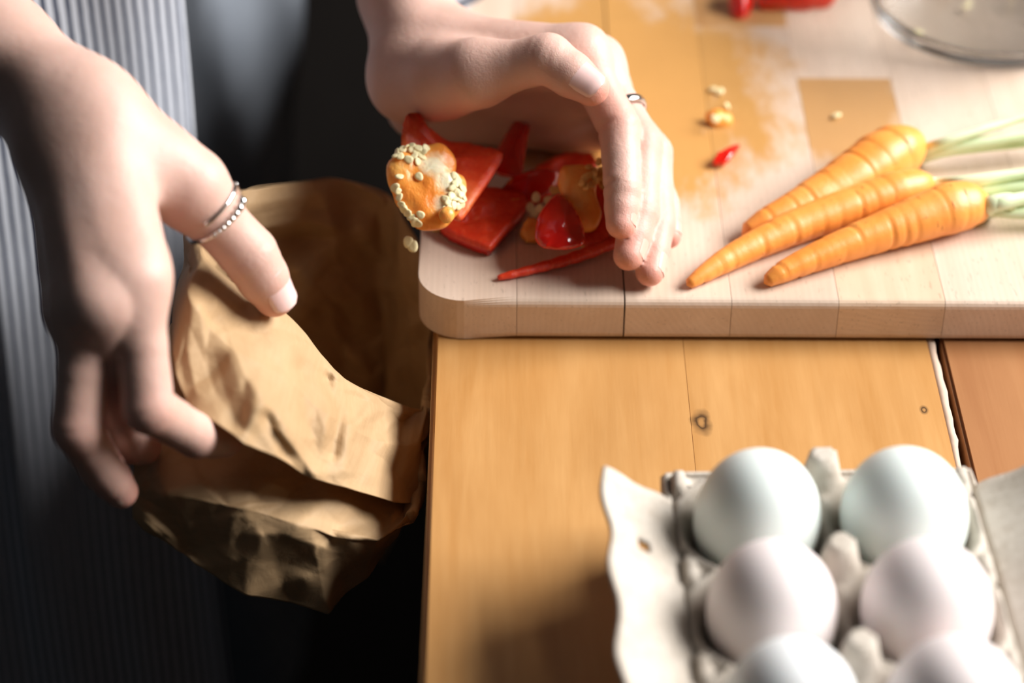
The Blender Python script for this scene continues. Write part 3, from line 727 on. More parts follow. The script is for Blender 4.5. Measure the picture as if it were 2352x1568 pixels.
# G: long thin sliver
path = catmull([WZ(1143, 638, BZ+.0016), WZ(1200, 624, BZ+.0026), WZ(1280, 603, BZ+.0032), WZ(1350, 580, BZ+.004), WZ(1420, 548, BZ+.006)], 40)
rad = np.interp(np.linspace(0, 1, 40), [0, .08, .5, 1], [.0009, .0017, .0026, .0034])*(1+.08*np.sin(np.arange(40)*1.3))
o = mesh_obj('pepper_sliver', *tube(path, rad, 10, squash=.85), M_PFLESH); tag(o, 'long thin red pepper sliver tapering towards the board corner', 'pepper', GP)
# H: little curl near the carrots
o = slab('pepper_sliver', [WZ(1638, 372, BZ+.003), WZ(1650, 350, BZ+.005), WZ(1672, 338, BZ+.0045), WZ(1698, 332, BZ+.0035), WZ(1682, 355, BZ+.0045), WZ(1660, 374, BZ+.003)], .0016, (0, 0, 1), dish=.0012, skin_top=True, seed=15)
tag(o, 'tiny red pepper curl lying alone between the hand and carrots', 'pepper', GP)
# far pieces at the top edge of the picture
o = slab('pepper_piece', [WZ(1680, 22, BZ+.003), WZ(1690, 36, BZ+.002), WZ(1712, 36, BZ+.002), WZ(1726, 10, BZ+.004), WZ(1735, -40, BZ+.010), WZ(1705, -70, BZ+.014), WZ(1678, -30, BZ+.012)], .004, (0, -.3, 1), dish=.004, skin_top=True, seed=16)
tag(o, 'pinkish red pepper tip poking in at the far edge of the board', 'pepper', GP)
o = slab('pepper_piece', [WZ(1745, 2, BZ+.005), WZ(1830, 6, BZ+.005), WZ(1910, -4, BZ+.006), WZ(1930, -60, BZ+.016), WZ(1850, -110, BZ+.02), WZ(1760, -70, BZ+.016)], .005, (0, -.2, 1), dish=.006, skin_top=True, seed=17)
tag(o, 'wide red pepper slice behind the pinkish tip at the far edge', 'pepper', GP)
# loose pith crumb with seeds
cr = empty('pith_crumb', tuple(WZ(1655, 275, BZ))); tag(cr, 'pale orange pith crumb with seeds stuck on, near the board middle', 'pepper', GP)
adopt(slab('pith', [WZ(1622, 262, BZ+.004), WZ(1640, 250, BZ+.006), WZ(1662, 252, BZ+.005), WZ(1683, 268, BZ+.003), WZ(1672, 282, BZ+.002), WZ(1640, 280, BZ+.003)], .003, (0, 0, 1), dish=.0018, mats=[M_PITH, M_PITH], seed=18), cr)
adopt(put_seed(WZ(1643, 275, BZ+.0062), (0, -.8, .6), 1.1, name='seed'), cr)
GS = 'loose pepper seeds on the board'
def loose(x, y, lab, me=None, z=.0012, s=1.0, nv=None): tag(put_seed(WZ(x, y, BZ+z), nv, s, me), lab, 'seed', GS)
loose(1637, 205, 'left seed of the pair lying furthest back on the board', s=1.15)
loose(1653, 211, 'right seed of the pair lying furthest back on the board', s=1.1)
loose(1671, 243, 'single cream seed just behind the pith crumb', s=1.0, nv=(.8, 0, .5), z=.002)
loose(1922, 264, 'lone cream seed on the dark block beyond the carrots', s=1.2)
loose(1000, 526, 'flat seed at the board edge under the big core', me=SEEDO_ME, s=1.15, nv=(0, .1, 1))
loose(1220, 547, 'pale seed lying below the small pith crumb', s=1.1, me=SEEDO_ME)
for (x, y, z, lab) in ((1231, 455, .010, 'upright seed at the top of the little seed cluster'), (1217, 478, .007, 'round seed at the left of the little seed cluster'), (1239, 478, .008, 'seed in the middle of the little seed cluster'), (1227, 490, .005, 'lowest seed of the little seed cluster'), (1258, 460, .009, 'seed at the right end of the little seed cluster'), (1272, 436, .012, 'brownish seed wedged above the pointed chunk')):
    loose(x, y, lab, z=z, s=1.1, nv=(random.uniform(-.5, .5), -.8, .8), me=SEED_ME if z < .0115 else SEEDO_ME)
for (x, y, z, lab) in ((1352, 545, .004, 'amber seed lying left on the sliver by the fingers'), (1347, 560, .003, 'amber seed touching the sliver from above'), (1375, 545, .006, 'amber seed half under the index fingertip')):
    loose(x, y, lab, z=z, s=1.4, nv=(random.uniform(-.4, .4), -.6, .8), me=SEEDO_ME)
GB = 'pepper seeds in the glass bowl'
for (x, y, lab) in ((2110, 75, 'seed stuck low in the glass bowl, leftmost'), (2222, 12, 'pale seed in the glass bowl, near its middle'), (2322, 8, 'pale seed in the glass bowl, rightmost')):
    tag(put_seed(WZ(x, y, BZ+.0062), None, 1.3), lab, 'seed', GB)

# ---------------------------------------------------------------- folded striped towel at the far left of the board
def stripe_mat(name, pale, dark, period, duty, rough=.9, rot=0.0):
    m, nt, b = new_mat(name); at = nt.nodes.new('ShaderNodeAttribute'); at.attribute_name = 'across'
    nz = noise(nt, mapping(nt, coords(nt), (90, 90, 90)), 1, 3)
    x = mth(nt, 'ADD', mth(nt, 'DIVIDE', at.outputs['Fac'], period), mth(nt, 'MULTIPLY', mth(nt, 'SUBTRACT', nz, .5), .14))
    tri = mth(nt, 'ABSOLUTE', mth(nt, 'SUBTRACT', mth(nt, 'FRACT', x), .5))
    fac = ramp(nt, tri, [(duty*.5-.05, (1, 1, 1)), (duty*.5+.05, (0, 0, 0))])
    wv = noise(nt, mapping(nt, coords(nt), (1600, 1600, 1600)), 1, 2)
    c = mix(nt, fac, pale, dark); c = mix(nt, mth(nt, 'MULTIPLY', wv, .5), c, (.45, .45, .45), 'MULTIPLY')
    Lk(nt, c, b.inputs['Base Color']); b.inputs['Roughness'].default_value = rough; b.inputs['Specular IOR Level'].default_value = .2
    bump(nt, b, wv, .25, .0008); return m
M_TOWEL = stripe_mat('towel_stripe', (.55, .55, .58), (.075, .08, .10), .009, .5)
V = []; Fc = []; ac = []
a0 = WZ(1052, 40, BZ); dirs = nrm(WZ(1112, -6, BZ)-a0); dirt = nrm(np.array([-dirs[1], dirs[0], 0]))
for j in range(25):
    for i in range(25):
        s = i*.006-.004; t = j*.0015
        p = a0+dirs*s+dirt*t; p[2] = BZ+.0015+.0045*(1-math.exp(-t*70))+.0012*math.sin(s*90+t*40)*min(1, t*40)
        V.append(p); ac.append(t+.15*s)
for j in range(24):
    for i in range(24): Fc.append((j*25+i, j*25+i+1, (j+1)*25+i+1, (j+1)*25+i))
tw = mesh_obj('kitchen_towel', V, Fc, M_TOWEL); at = tw.data.attributes.new('across', 'FLOAT', 'POINT'); at.data.foreach_set('value', np.array(ac, np.float32))
md = tw.modifiers.new('t', 'SOLIDIFY'); md.thickness = .0014; md.offset = -1
tag(tw, 'grey striped kitchen towel on the board behind the bent wrist', 'towel')

# ---------------------------------------------------------------- person
def skin_mat():
    m, nt, b = new_mat('skin'); c0 = coords(nt)
    at = nt.nodes.new('ShaderNodeAttribute'); at.attribute_name = 'flush'
    n1 = noise(nt, c0, 45, 4, .6); n2 = noise(nt, c0, 1400, 3, .6); n3 = noise(nt, mapping(nt, c0, (260, 260, 260)), 1, 4, .6, .8)
    c = ramp(nt, n1, [(.3, (.60, .375, .30)), (.7, (.67, .445, .37))])
    c = mix(nt, at.outputs['Fac'], c, (.68, .28, .215))
    Lk(nt, c, b.inputs['Base Color']); b.inputs['Roughness'].default_value = .46; b.inputs['Specular IOR Level'].default_value = .4
    b.inputs['Subsurface Weight'].default_value = .35; b.inputs['Subsurface Radius'].default_value = (1, .32, .16); b.inputs['Subsurface Scale'].default_value = .0035
    h = mth(nt, 'ADD', mth(nt, 'MULTIPLY', n2, .35), mth(nt, 'MULTIPLY', n3, .65))
    bump(nt, b, h, .4, .0010)
    return m
M_SKIN = skin_mat()
m, nt, b = new_mat('fingernail'); Lk(nt, mix(nt, noise(nt, coords(nt), 300), (.80, .53, .49), (.84, .60, .56)), b.inputs['Base Color']); b.inputs['Roughness'].default_value = .22
b.inputs['Subsurface Weight'].default_value = .2; b.inputs['Subsurface Scale'].default_value = .002; M_NAIL = m
M_NAILF = plain('fingernail_pale', (.64, .41, .33), .4, var=.05, vscale=200)
m, nt, b = new_mat('silver'); Lk(nt, mix(nt, noise(nt, coords(nt), 500), (.62, .60, .58), (.80, .79, .78)), b.inputs['Base Color']); b.inputs['Metallic'].default_value = 1; b.inputs['Roughness'].default_value = .16; M_SILVER = m

person = empty('person', (-.24, .36, 0))
tag(person, 'person in a blue striped apron sweeping pepper scraps into a paper bag', 'person')

RAD = dict(index=[.0105, .0088, .0093, .0080, .0081, .0071, .0064], middle=[.0108, .0090, .0096, .0083, .0084, .0073, .0066],
           ring=[.0104, .0086, .0091, .0079, .0080, .0070, .0062], pinky=[.0095, .0076, .0080, .0069, .0070, .0062, .0055],
           thumb=[.0150, .0128, .0118, .0104, .0108, .0096, .0078])
def make_hand(H, S, palm_bulk, extra=(), thumb_dorsal=(0, 0, 1), narrow=1.0, arm_s=1.0):
    """joint table in space -> blended surface function, frames for the nails"""
    J = {k: [WD(*q) if max(abs(q[0]), abs(q[1])) > 3 else np.array(q, float) for q in v] for k, v in H.items()}
    w = J['arm'][-1]; fing = {}
    for f in ('index', 'middle', 'ring', 'pinky', 'thumb'):
        P = J[f]; r = [x*S for x in RAD[f]]
        end = P[3]-nrm(P[3]-P[2])*r[6]                    # last sphere ends at the tip
        fing[f] = [(P[0], r[0]), ((P[0]+P[1])/2, r[1]), (P[1], r[2]), ((P[1]+P[2])/2, r[3]), (P[2], r[4]), (P[2]*.45+end*.55, r[5]), (end, r[6])]
    mc = (J['index'][0]+J['pinky'][0])/2
    n = nrm(np.cross(J['index'][0]-w, J['pinky'][0]-w)); tm = (J['thumb'][0]+J['thumb'][1])/2
    if (tm-(w+mc)/2)@n < 0: n = -n                        # palm side
    lat = nrm(J['index'][0]-J['pinky'][0]); ax = nrm(mc-w)
    palm = []
    for i, f in enumerate(('index', 'middle', 'ring', 'pinky')):
        s = w+lat*(.0125-.0085*i*narrow)*S+ax*.008
        palm.append((s, J[f][0]-n*.0005, .0125*S, RAD[f][0]*S*1.03))
        palm.append((s+n*.006*S, J[f][0]-ax*.010+n*.0035*S, .0115*S, .0092*S))
    for a, b, ra, rb in extra: palm.append((np.array(a), np.array(b), ra, rb))
    palm.append((w-lat*.012*narrow*S+n*.006, J['pinky'][0]-ax*.018+n*.004, .0125*S, .0115*S))          # heel, little finger side
    t0, t1 = J['thumb'][0], J['thumb'][1]
    palm.append((t0+n*.002, t1, .0150*S*palm_bulk, .0128*S))
    palm.append(((t0*.7+w*.3)+n*.004, (t0+t1)/2+n*.003, .0140*S*palm_bulk, .0140*S*palm_bulk))
    palm.append(((t0*.45+t1*.55), (w*.45+J['index'][0]*.55)+n*.003, .0100*S, .0095*S))          # web
    A = J['arm']
    arm = []
    rr = [.031*arm_s, .0235*arm_s, .0190*arm_s]
    for i in range(len(A)-1):
        for sgn in (-1, 1):
            sp = [.011, .0085*arm_s, .0075*arm_s]
            arm.append((A[i]+lat*sgn*sp[i]*S, A[i+1]+lat*sgn*sp[i+1]*S, rr[i]*S*.96, rr[i+1]*S*.86))
    arm.append((A[-1], w+ax*.014, rr[-1]*S*.86, .0165*S))
    creases = {}
    for f in fing:
        cl_ = []
        Pj = J[f]; d1 = nrm(Pj[1]-Pj[0]); d2 = nrm(Pj[3]-Pj[2]); dd = d1-d2*(d1@d2)
        dors = nrm(dd) if f != 'thumb' else nrm(thumb_dorsal)
        for k in (1, 2):
            tt_ = nrm(nrm(Pj[k+1]-Pj[k])+nrm(Pj[k]-Pj[k-1])); cd_ = nrm(dors-tt_*(dors@tt_))
            offs = (-.0032, -.0008, .0018, .0040) if k == 1 or f == 'thumb' else (-.0016, .0010)
            if f == 'thumb' and k == 1: offs = ()
            cl_.append((Pj[k].astype(np.float32), tt_.astype(np.float32), cd_.astype(np.float32), RAD[f][2*k]*S, offs))
        creases[f] = cl_
    for i, f in enumerate(('index', 'middle', 'ring')):     # extensor tendons on the back of the hand
        palm.append((w+lat*(.006-.004*i)*S-n*.010*S, J[f][0]-n*.0062*S, .0040*S, .0042*S))
    def fn(P):
        d = None
        for a, b, ra, rb in palm:
            q = sd_cone(P, a, b, ra, rb); d = q if d is None else smin(d, q, .008)
        e = None
        for a, b, ra, rb in arm:
            q = sd_cone(P, a, b, ra, rb); e = q if e is None else smin(e, q, .012)
        base = smin(d, e, .020)
        out = base
        for f, ch in fing.items():
            g = None
            for (a, ra), (b, rb) in zip(ch, ch[1:]):
                q = sd_cone(P, a, b, ra, rb); g = q if g is None else smin(g, q, .0016)
            for cp, ct, cd, rr_, offs in creases[f]:
                v_ = P-cp; al = v_@ct; near = np.linalg.norm(v_, axis=1) < rr_*1.55
                if not near.any(): continue
                side = np.clip((v_@cd)/rr_, -1, 1)
                dors = np.clip(side*1.6, 0, 1); pal = np.clip(-side*1.6, 0, 1)
                gsum = sum(np.exp(-((al-o_)/.00085)**2) for o_ in offs)*dors*.00042+np.exp(-(al/.0011)**2)*pal*.0011
                g = g+np.where(near, gsum, 0).astype(np.float32)
            kk = .010 if f != 'thumb' else .012
            out = np.minimum(out, smin(base, g, kk))
        return out
    return J, fing, fn, n
LEFT = dict(
    arm=[(-.034, .215, 1.020), (932, 0, 1.064), (952, 118, 1.050)],
    index=[(1335, 128, 1.008), (1422, 292, .997), (1430, 430, .986), (1424, 547, .980)],
    middle=[(1368, 152, 1.026), (1472, 332, 1.008), (1470, 482, .995), (1436, 617, .983)],
    ring=[(1381, 200, 1.045), (1498, 352, 1.020), (1510, 512, 1.004), (1488, 652, .987)],
    pinky=[(.0705, .117, .7845), (1492, 378, 1.033), (1524, 468, 1.023), (1540, 564, 1.008)],
    thumb=[(945, 185, 1.035), (1095, 168, 1.000), (1258, 135, .985), (1392, 224, .978)])
RIGHT = dict(
    arm=[(-.300, .118, .930), (-32, 128, .905), (148, 245, .885)],
    index=[(310, 645, .846), (340, 935, .851), (450, 1000, .879), (535, 1012, .909)],
    middle=[(238, 700, .842), (262, 935, .872), (300, 1012, .896), (350, 1035, .911)],
    ring=[(200, 715, .849), (178, 982, .853), (232, 1072, .874), (296, 1150, .890)],
    pinky=[(176, 712, .866), (190, 890, .884), (235, 965, .897), (285, 1010, .909)],
    thumb=[(238, 305, .876), (430, 430, .887), (572, 585, .905), (652, 718, .918)])
JL, FL, fnL, nL = make_hand(LEFT, .97, 1.0, [((-.008, .124, .7868), (.060, .116, .7855), .0155, .0145), ((-.004, .126, .800), (.050, .112, .801), .014, .012)], thumb_dorsal=-fwd+.12*UPV, arm_s=.78)
JR, FR, fnR, nR = make_hand(RIGHT, 1.02, .86, thumb_dorsal=-fwd*.72+RGT*.62, narrow=.60, arm_s=.86)
def bounds(J, pad=.045):
    A = np.array([p for v in J.values() for p in v]); return A.min(0)-pad, A.max(0)+pad
HH = .0011
VL, FcL = surface_nets(fnL, *bounds(JL), HH)
VL[:, 2] = np.where((VL[:, 2] < .7708) & (VL[:, 2] > .75) & (VL[:, 0] > -.006), .7708, VL[:, 2])        # flesh flattens where it rests on the board
VR, FcR = surface_nets(fnR, *bounds(JR), HH)
# trunk, upper arms and legs under the clothes (coarser, same skin mesh)
SHL, SHR, ELL, ELR = np.array([-.075, .30, 1.27]), np.array([-.38, .26, 1.24]), JL['arm'][0], JR['arm'][0]
HIP = np.array([-.235, .425, .90])
LEGS = [((-.175, .415, .86), (-.165, .405, .47), (-.165, .45, .09)), ((-.330, .425, .86), (-.345, .385, .47), (-.345, .44, .09))]
def trunk_fn(P, grow=0.0, arms=True, legs=True, torso=True):
    d = np.full(len(P), 1.0, np.float32)
    if torso:
        for a, b, ra, rb in ((HIP+[-.06, 0, 0], HIP+[.06, 0, 0], .115, .115), (HIP, HIP+[0, -.03, .16], .12, .10), (HIP+[0, -.03, .16], (SHL+SHR)/2+[0, .02, -.06], .10, .115),
                             (SHL+[-.03, 0, -.02], SHR+[.03, 0, -.02], .062, .062), ((SHL+SHR)/2+[0, 0, .02], (SHL+SHR)/2+[0, -.03, .12], .055, .05)):
            d = smin(d, sd_cone(P, a, b, ra+grow, rb+grow), .06)
    if arms:
        for s, e in ((SHL, ELL), (SHR, ELR)): d = smin(d, sd_cone(P, s, e, .047+grow, .037+grow), .03)
    if legs:
        for a, b, c in LEGS:
            d = smin(d, smin(sd_cone(P, a, b, .088+grow, .056+grow), sd_cone(P, b, c, .055+grow, .040+grow), .02), .03)
    return d
VT, FcT = surface_nets(lambda P: trunk_fn(P), (-.52, .02, .0), (.05, .56, 1.38), .011)
off1, off2 = len(VL), len(VL)+len(VR)
VB = np.concatenate([VL, VR, VT]); FB = np.concatenate([FcL, FcR+off1, FcT+off2])
body = adopt(mesh_obj('body', VB, FB, M_SKIN), person)
fl = np.zeros(len(VB))
for J in (JL, JR):
    for f in ('index', 'middle', 'ring', 'pinky', 'thumb'):
        for k, s, a in ((1, .010, .45), (2, .008, .35), (3, .014, .75)):
            fl = np.maximum(fl, a*np.exp(-(np.linalg.norm(VB-J[f][k], axis=1)/s)**2))
at = body.data.attributes.new('flush', 'FLOAT', 'POINT'); at.data.foreach_set('value', fl.astype(np.float32))
sm = body.modifiers.new('s', 'SMOOTH'); sm.factor = .5; sm.iterations = 2

def nail(ch, dorsal, L=.0115, span=55, name='fingernail', lift=.0002, wide=1.0, mat=None, sh=.70):
    (a, ra), (b, rb) = ch[-2], ch[-1]
    a0, r_a0 = ch[-3]
    t = nrm(b-a0); dn = np.asarray(dorsal, float); dn = nrm(dn-t*(dn@t)); sd = np.cross(t, dn)
    V = []; Fc = []; nl_, nw = 12, 14
    for i in range(nl_+1):
        u = i/nl_; s = -L*sh+u*L
        ax_s = b+t*s; r = np.interp(s, [-np.linalg.norm(b-a0), 0], [r_a0, rb])
        if s > 0: r = math.sqrt(max(rb*rb-s*s, 1e-9))*.55+rb*.45
        k = 1.0 if .12 < u < .86 else (math.sqrt(max(0, 1-((.12-u)/.13)**2)) if u < .12 else math.sqrt(max(0.02, 1-((u-.86)/.16)**2)))
        for j in range(nw+1):
            th = math.radians(span)*wide*k*(2*j/nw-1)
            V.append(ax_s+(dn*math.cos(th)+sd*math.sin(th))*(r+lift*(1 if abs(2*j/nw-1) < .9 else .2)))
    for i in range(nl_):
        for j in range(nw): Fc.append((i*(nw+1)+j, i*(nw+1)+j+1, (i+1)*(nw+1)+j+1, (i+1)*(nw+1)+j))
    o = adopt(mesh_obj(name, V, Fc, mat or M_NAIL), person)
    return o
def dorsal_of(J, f):
    P = J[f]; d1 = nrm(P[1]-P[0]); d2 = nrm(P[3]-P[2]); return d1-d2*(d1@d2)
for J, FI, names in ((JL, FL, ('index', 'middle', 'ring', 'pinky')), (JR, FR, ('index', 'middle', 'ring', 'pinky'))):
    for f in names:
        n_ = nail(FI[f], dorsal_of(J, f), L=.0095 if f != 'pinky' else .008, mat=M_NAILF, lift=.0001, span=46, sh=.88)
toward = -fwd
nail(FL['thumb'], toward*1.0+RGT*.12+UPV*.12, L=.0165, span=50, lift=.0006)['label'] = 'thumbnail of the hand on the board'
nail(FR['thumb'], toward*.72+RGT*.62, L=.0160, span=50, lift=.0006)['label'] = 'thumbnail of the hand holding the bag'

def surf_r(fn, c, d, r0=.004, r1=.03):
    rs = np.linspace(r0, r1, 200); v = fn((c+np.outer(rs, d)).astype(np.float32)); k = np.argmax(v > 0)
    return rs[k] if v[k] > 0 else r1
def band(center, axis, r, wire, arc=(0, 360), name='ring', squash=(1, 1), ref=None, dz=0.0, n=64):
    axis = nrm(axis); ref = nrm(np.asarray(ref)-axis*(np.asarray(ref)@axis)); s = np.cross(axis, ref)
    P = []
    for i in range(n+1):
        th = math.radians(arc[0]+(arc[1]-arc[0])*i/n)
        P.append(center+ref*math.cos(th)*r*squash[0]+s*math.sin(th)*r*squash[1]+axis*dz*(i/n-.5))
    return np.array(P)
# plain band on the ring finger of the hand on the board
P0, P1 = JL['middle'][0], JL['middle'][1]
rc_ = P0*.40+P1*.60; axr = nrm(P1-P0)
V = []; Fc = []; r = .0104
ref = nrm(RGT-axr*(RGT@axr)); sd_ = np.cross(axr, ref)
for i in range(48):
    th = 2*math.pi*i/48; o_ = ref*math.cos(th)+sd_*math.sin(th)
    r = .0098
    for (dr, da) in ((0, -.0021), (.0009, -.0016), (.0012, 0), (.0009, .0016), (0, .0021), (-.0004, 0)): V.append(rc_+o_*(r+dr)+axr*da)
for i in range(48):
    for k in range(6): Fc.append((i*6+k, i*6+(k+1) % 6, ((i+1) % 48)*6+(k+1) % 6, ((i+1) % 48)*6+k))
o = adopt(mesh_obj('ring', V, Fc, M_SILVER), person); o['label'] = 'plain silver band on the finger of the board hand'
# open ring with little beads on the right thumb
P0, P1 = JR['thumb'][1], JR['thumb'][2]; axt = nrm(P1-P0); ctr = P0*.56+P1*.44
refd = nrm(toward*.75+RGT*.65); refd = nrm(refd-axt*(refd@axt)); s3 = np.cross(axt, refd)
def on_thumb(deg, sh, lift):
    th = math.radians(deg); d_ = refd*math.cos(th)+s3*math.sin(th); c_ = ctr+axt*sh
    return c_+d_*(surf_r(fnR, c_, d_)+lift)
TW = 1.0 if (np.cross(axt, refd)@(RGT)) > 0 else -1.0
P = np.array([on_thumb(a_*TW, .0, .0004) for a_ in np.linspace(-190, 35, 60)])
o = adopt(mesh_obj('ring', *tube(P, [.0010]*60, 10), M_SILVER), person); o['label'] = 'beaded open silver ring on the thumb over the bag'
P2 = np.array([on_thumb(a_*TW, -.0060, .0005) for a_ in np.linspace(-45, 50, 40)])
adopt(mesh_obj('open_arm', *tube(P2, [.0010]*40, 10), M_SILVER), o)
P3 = np.array([on_thumb(50*TW+(a_)*TW, -.0060+.0060*k_, .0006) for a_, k_ in zip(np.linspace(0, 14, 12), np.linspace(0, 1, 12))])
adopt(mesh_obj('open_arm', *tube(P3, [.0010]*12, 10), M_SILVER), o)
sv2, sf2 = lathe([(math.sin(math.pi*k/12), -math.cos(math.pi*k/12)) for k in range(13)], 16)
for a_, s_ in ((35, .0021), (18, .0018), (5, .0016), (-7, .0014), (-18, .0013), (-28, .0012), (-37, .0011), (-46, .0011)):
    c = on_thumb(a_*TW, .0, .0009)
    adopt(mesh_obj('bead', [np.array(v)*s_+c for v in sv2], sf2, M_SILVER), o)

# clothes
def cloth_dark():
    m, nt, b = new_mat('grey_denim'); c0 = coords(nt); n = noise(nt, c0, 9, 4); w = noise(nt, mapping(nt, c0, (900, 900, 900)), 1, 2)
    Lk(nt, ramp(nt, n, [(.3, (.16, .18, .21)), (.7, (.25, .275, .31))]), b.inputs['Base Color']); b.inputs['Roughness'].default_value = .9; b.inputs['Specular IOR Level'].default_value = .15
    bump(nt, b, w, .3, .001); return m
M_DENIM = cloth_dark()
def folds(P, amp):
    return amp*(np.sin(P[:, 0]*55+np.sin(P[:, 2]*9)*1.6)*np.sin(P[:, 2]*11+P[:, 1]*20)+.6*np.sin(P[:, 0]*120+P[:, 2]*26+P[:, 1]*40))
def trousers_fn(P):
    d = trunk_fn(P, .012, arms=False, torso=False)
    d = smin(d, sd_cone(P, HIP+[-.06, 0, 0], HIP+[.06, 0, 0], .128, .128), .05)
    return np.maximum(d+folds(P, .006), np.maximum(P[:, 2]-1.0, .12-P[:, 2]))
Vt, Ft = surface_nets(trousers_fn, (-.52, .20, .06), (.08, .66, 1.06), .008)
adopt(mesh_obj('trousers', Vt, Ft, M_DENIM), person)
def shirt_fn(P):
    d = trunk_fn(P, .013, arms=True, legs=False)
    cut = np.minimum(P[:, 2]-.0, 1.0)
    low = .93-P[:, 2]
    for e, s in ((ELL, SHL), (ELR, SHR)):
        ax_ = nrm(s-e); t = (P-e.astype(np.float32))@ax_.astype(np.float32)
        near = np.linalg.norm(P-e.astype(np.float32), axis=1) < .16
        low = np.where(near, np.maximum(np.where(near, .055-t, low), -1), low)
    top = P[:, 2]-1.285
    return np.maximum(d+folds(P, .004), np.maximum(low, top))
Vs, Fs = surface_nets(shirt_fn, (-.52, .02, .90), (.08, .60, 1.36), .009)
adopt(mesh_obj('shirt', Vs, Fs, M_DENIM), person)
# shoes
M_SHOE = plain('black_shoe', (.02, .02, .022), .5)
for lx in (-.165, -.345):
    def shoe_fn(P, lx=lx):
        d = smin(sd_cone(P, (lx, .47, .05), (lx, .28, .035), .045, .034), sd_cone(P, (lx, .47, .05), (lx, .46, .11), .045, .045), .02)
        return np.maximum(d, .001-P[:, 2])
    v_, f_ = surface_nets(shoe_fn, (lx-.08, .2, -.02), (lx+.08, .56, .19), .008)
    adopt(mesh_obj('shoe', v_, f_, M_SHOE), person)
# apron: striped cloth hanging in front of the legs
M_APRON = stripe_mat('apron_stripe', (.80, .83, .90), (.018, .032, .08), .0051, .40)
V = []; Fc = []; ac = []
nz_, nx_ = 90, 110
for j in range(nz_+1):
    z = 1.02-.80*j/nz_
    for i in range(nx_+1):
        s = -.345+.345*i/nx_                         # distance along the cloth from its free edge
        drop = max(0, .86-z)
        x = -.1265+s*.86+.004*math.sin(z*9+1)
        y = .215+max(-.10, s)*.85*min(1, max(0, (.93-z)/.1))+min(0, s+.10)*.15+.005*math.sin(s*70+z*6)*(.3+drop)+.004*math.sin(s*150+z*11)*(.2+drop)
        V.append((x, y, z)); ac.append(s)
for j in range(nz_):
    for i in range(nx_): Fc.append((j*(nx_+1)+i, (j+1)*(nx_+1)+i, (j+1)*(nx_+1)+i+1, j*(nx_+1)+i+1))
ap = adopt(mesh_obj('apron', V, Fc, M_APRON), person)
at = ap.data.attributes.new('across', 'FLOAT', 'POINT'); at.data.foreach_set('value', np.array(ac, np.float32))
md = ap.modifiers.new('t', 'SOLIDIFY'); md.thickness = .0012; md.offset = -1
ap['label'] = 'apron with fine vertical blue and white stripes'
adopt(mesh_obj('waist_tie', *tube(catmull([(-.47, .19, 1.01), (-.30, .19, 1.015), (-.142, .215, 1.01), (-.05, .38, 1.01), (-.10, .54, 1.01), (-.24, .59, 1.01), (-.40, .53, 1.01), (-.47, .36, 1.01)], 60), [.006]*60, 8), M_APRON), person)

# ---------------------------------------------------------------- paper bag
def kraft():
    m, nt, b = new_mat('kraft_paper'); c0 = coords(nt); n = noise(nt, mapping(nt, c0, (60, 60, 700)), 1, 4); n2 = noise(nt, c0, 25, 4); n3 = noise(nt, c0, 130, 5, .6, .5)
    c = ramp(nt, n2, [(.3, (.47, .30, .15)), (.7, (.57, .39, .215))]); c = mix(nt, .2, c, ramp(nt, n, [(.3, (.40, .24, .11)), (.7, (.57, .38, .21))]))
    Lk(nt, c, b.inputs['Base Color']); b.inputs['Roughness'].default_value = .62; b.inputs['Specular IOR Level'].default_value = .3
    bump(nt, b, n3, .35, .0014)
    # thin paper lets some light through
    tr_ = nt.nodes.new('ShaderNodeBsdfTranslucent'); Lk(nt, c, tr_.inputs['Color']); mx = nt.nodes.new('ShaderNodeMixShader'); mx.inputs[0].default_value = .16
    out = nt.nodes['Material Output']; Lk(nt, b.outputs[0], mx.inputs[1]); Lk(nt, tr_.outputs[0], mx.inputs[2]); Lk(nt, mx.outputs[0], out.inputs['Surface'])
    return m
M_KRAFT = kraft()
rgb_ = np.random.default_rng(21)
CRE = []
for k in range(26):
    d = nrm(rgb_.normal(0, 1, 3)); CRE.append((d, rgb_.uniform(45, 120), rgb_.uniform(0, 1), rgb_.uniform(.3, 1)))
def crumple(P, amp):
    """facets: triangle waves in many directions, kept where they are sharp"""
    out = np.zeros(len(P))
    for d, fq, ph, w in CRE:
        x = (P@d)*fq/6.28+ph; x = x+.35*np.sin((P@d[[1, 2, 0]])*31+ph*9)
        out += w*(np.abs((x % 1)-.5)-.25)/(fq/90)
    return amp*out/len(CRE)**.5
def facets(U, W, cell, amp, seed):
    """flat triangular facets with sharp creases: linear interpolation over a warped lattice of random heights"""
    rg = np.random.default_rng(seed); Hh = rg.uniform(-1, 1, (64, 64))
    u = U/cell+.33*np.sin(W/cell*1.7+seed)+.21*np.sin(W/cell*3.1+U/cell*.9); w = W/cell+.33*np.sin(U/cell*1.9+seed*2)
    i, j = np.floor(u).astype(int), np.floor(w).astype(int); a, b_ = u-i, w-j
    h = lambda x, y: Hh[x % 64, y % 64]
    flip = ((i*7+j*13) % 3) == 0
    lo_t = np.where(a+b_ < 1, h(i, j)+(h(i+1, j)-h(i, j))*a+(h(i, j+1)-h(i, j))*b_, h(i+1, j+1)+(h(i, j+1)-h(i+1, j+1))*(1-a)+(h(i+1, j)-h(i+1, j+1))*(1-b_))
    hi_t = np.where(a > b_, h(i, j)+(h(i+1, j)-h(i, j))*a+(h(i+1, j+1)-h(i+1, j))*b_, h(i, j)+(h(i+1, j+1)-h(i, j+1))*a+(h(i, j+1)-h(i, j))*b_)
    return amp*np.where(flip, hi_t, lo_t)
def linear(P, n):
    P = np.asarray(P, float); m = len(P); t = np.arange(n)/n*m; i = t.astype(int); u = (t-i)[:, None]
    return P[i]*(1-u)+P[(i+1) % m]*u
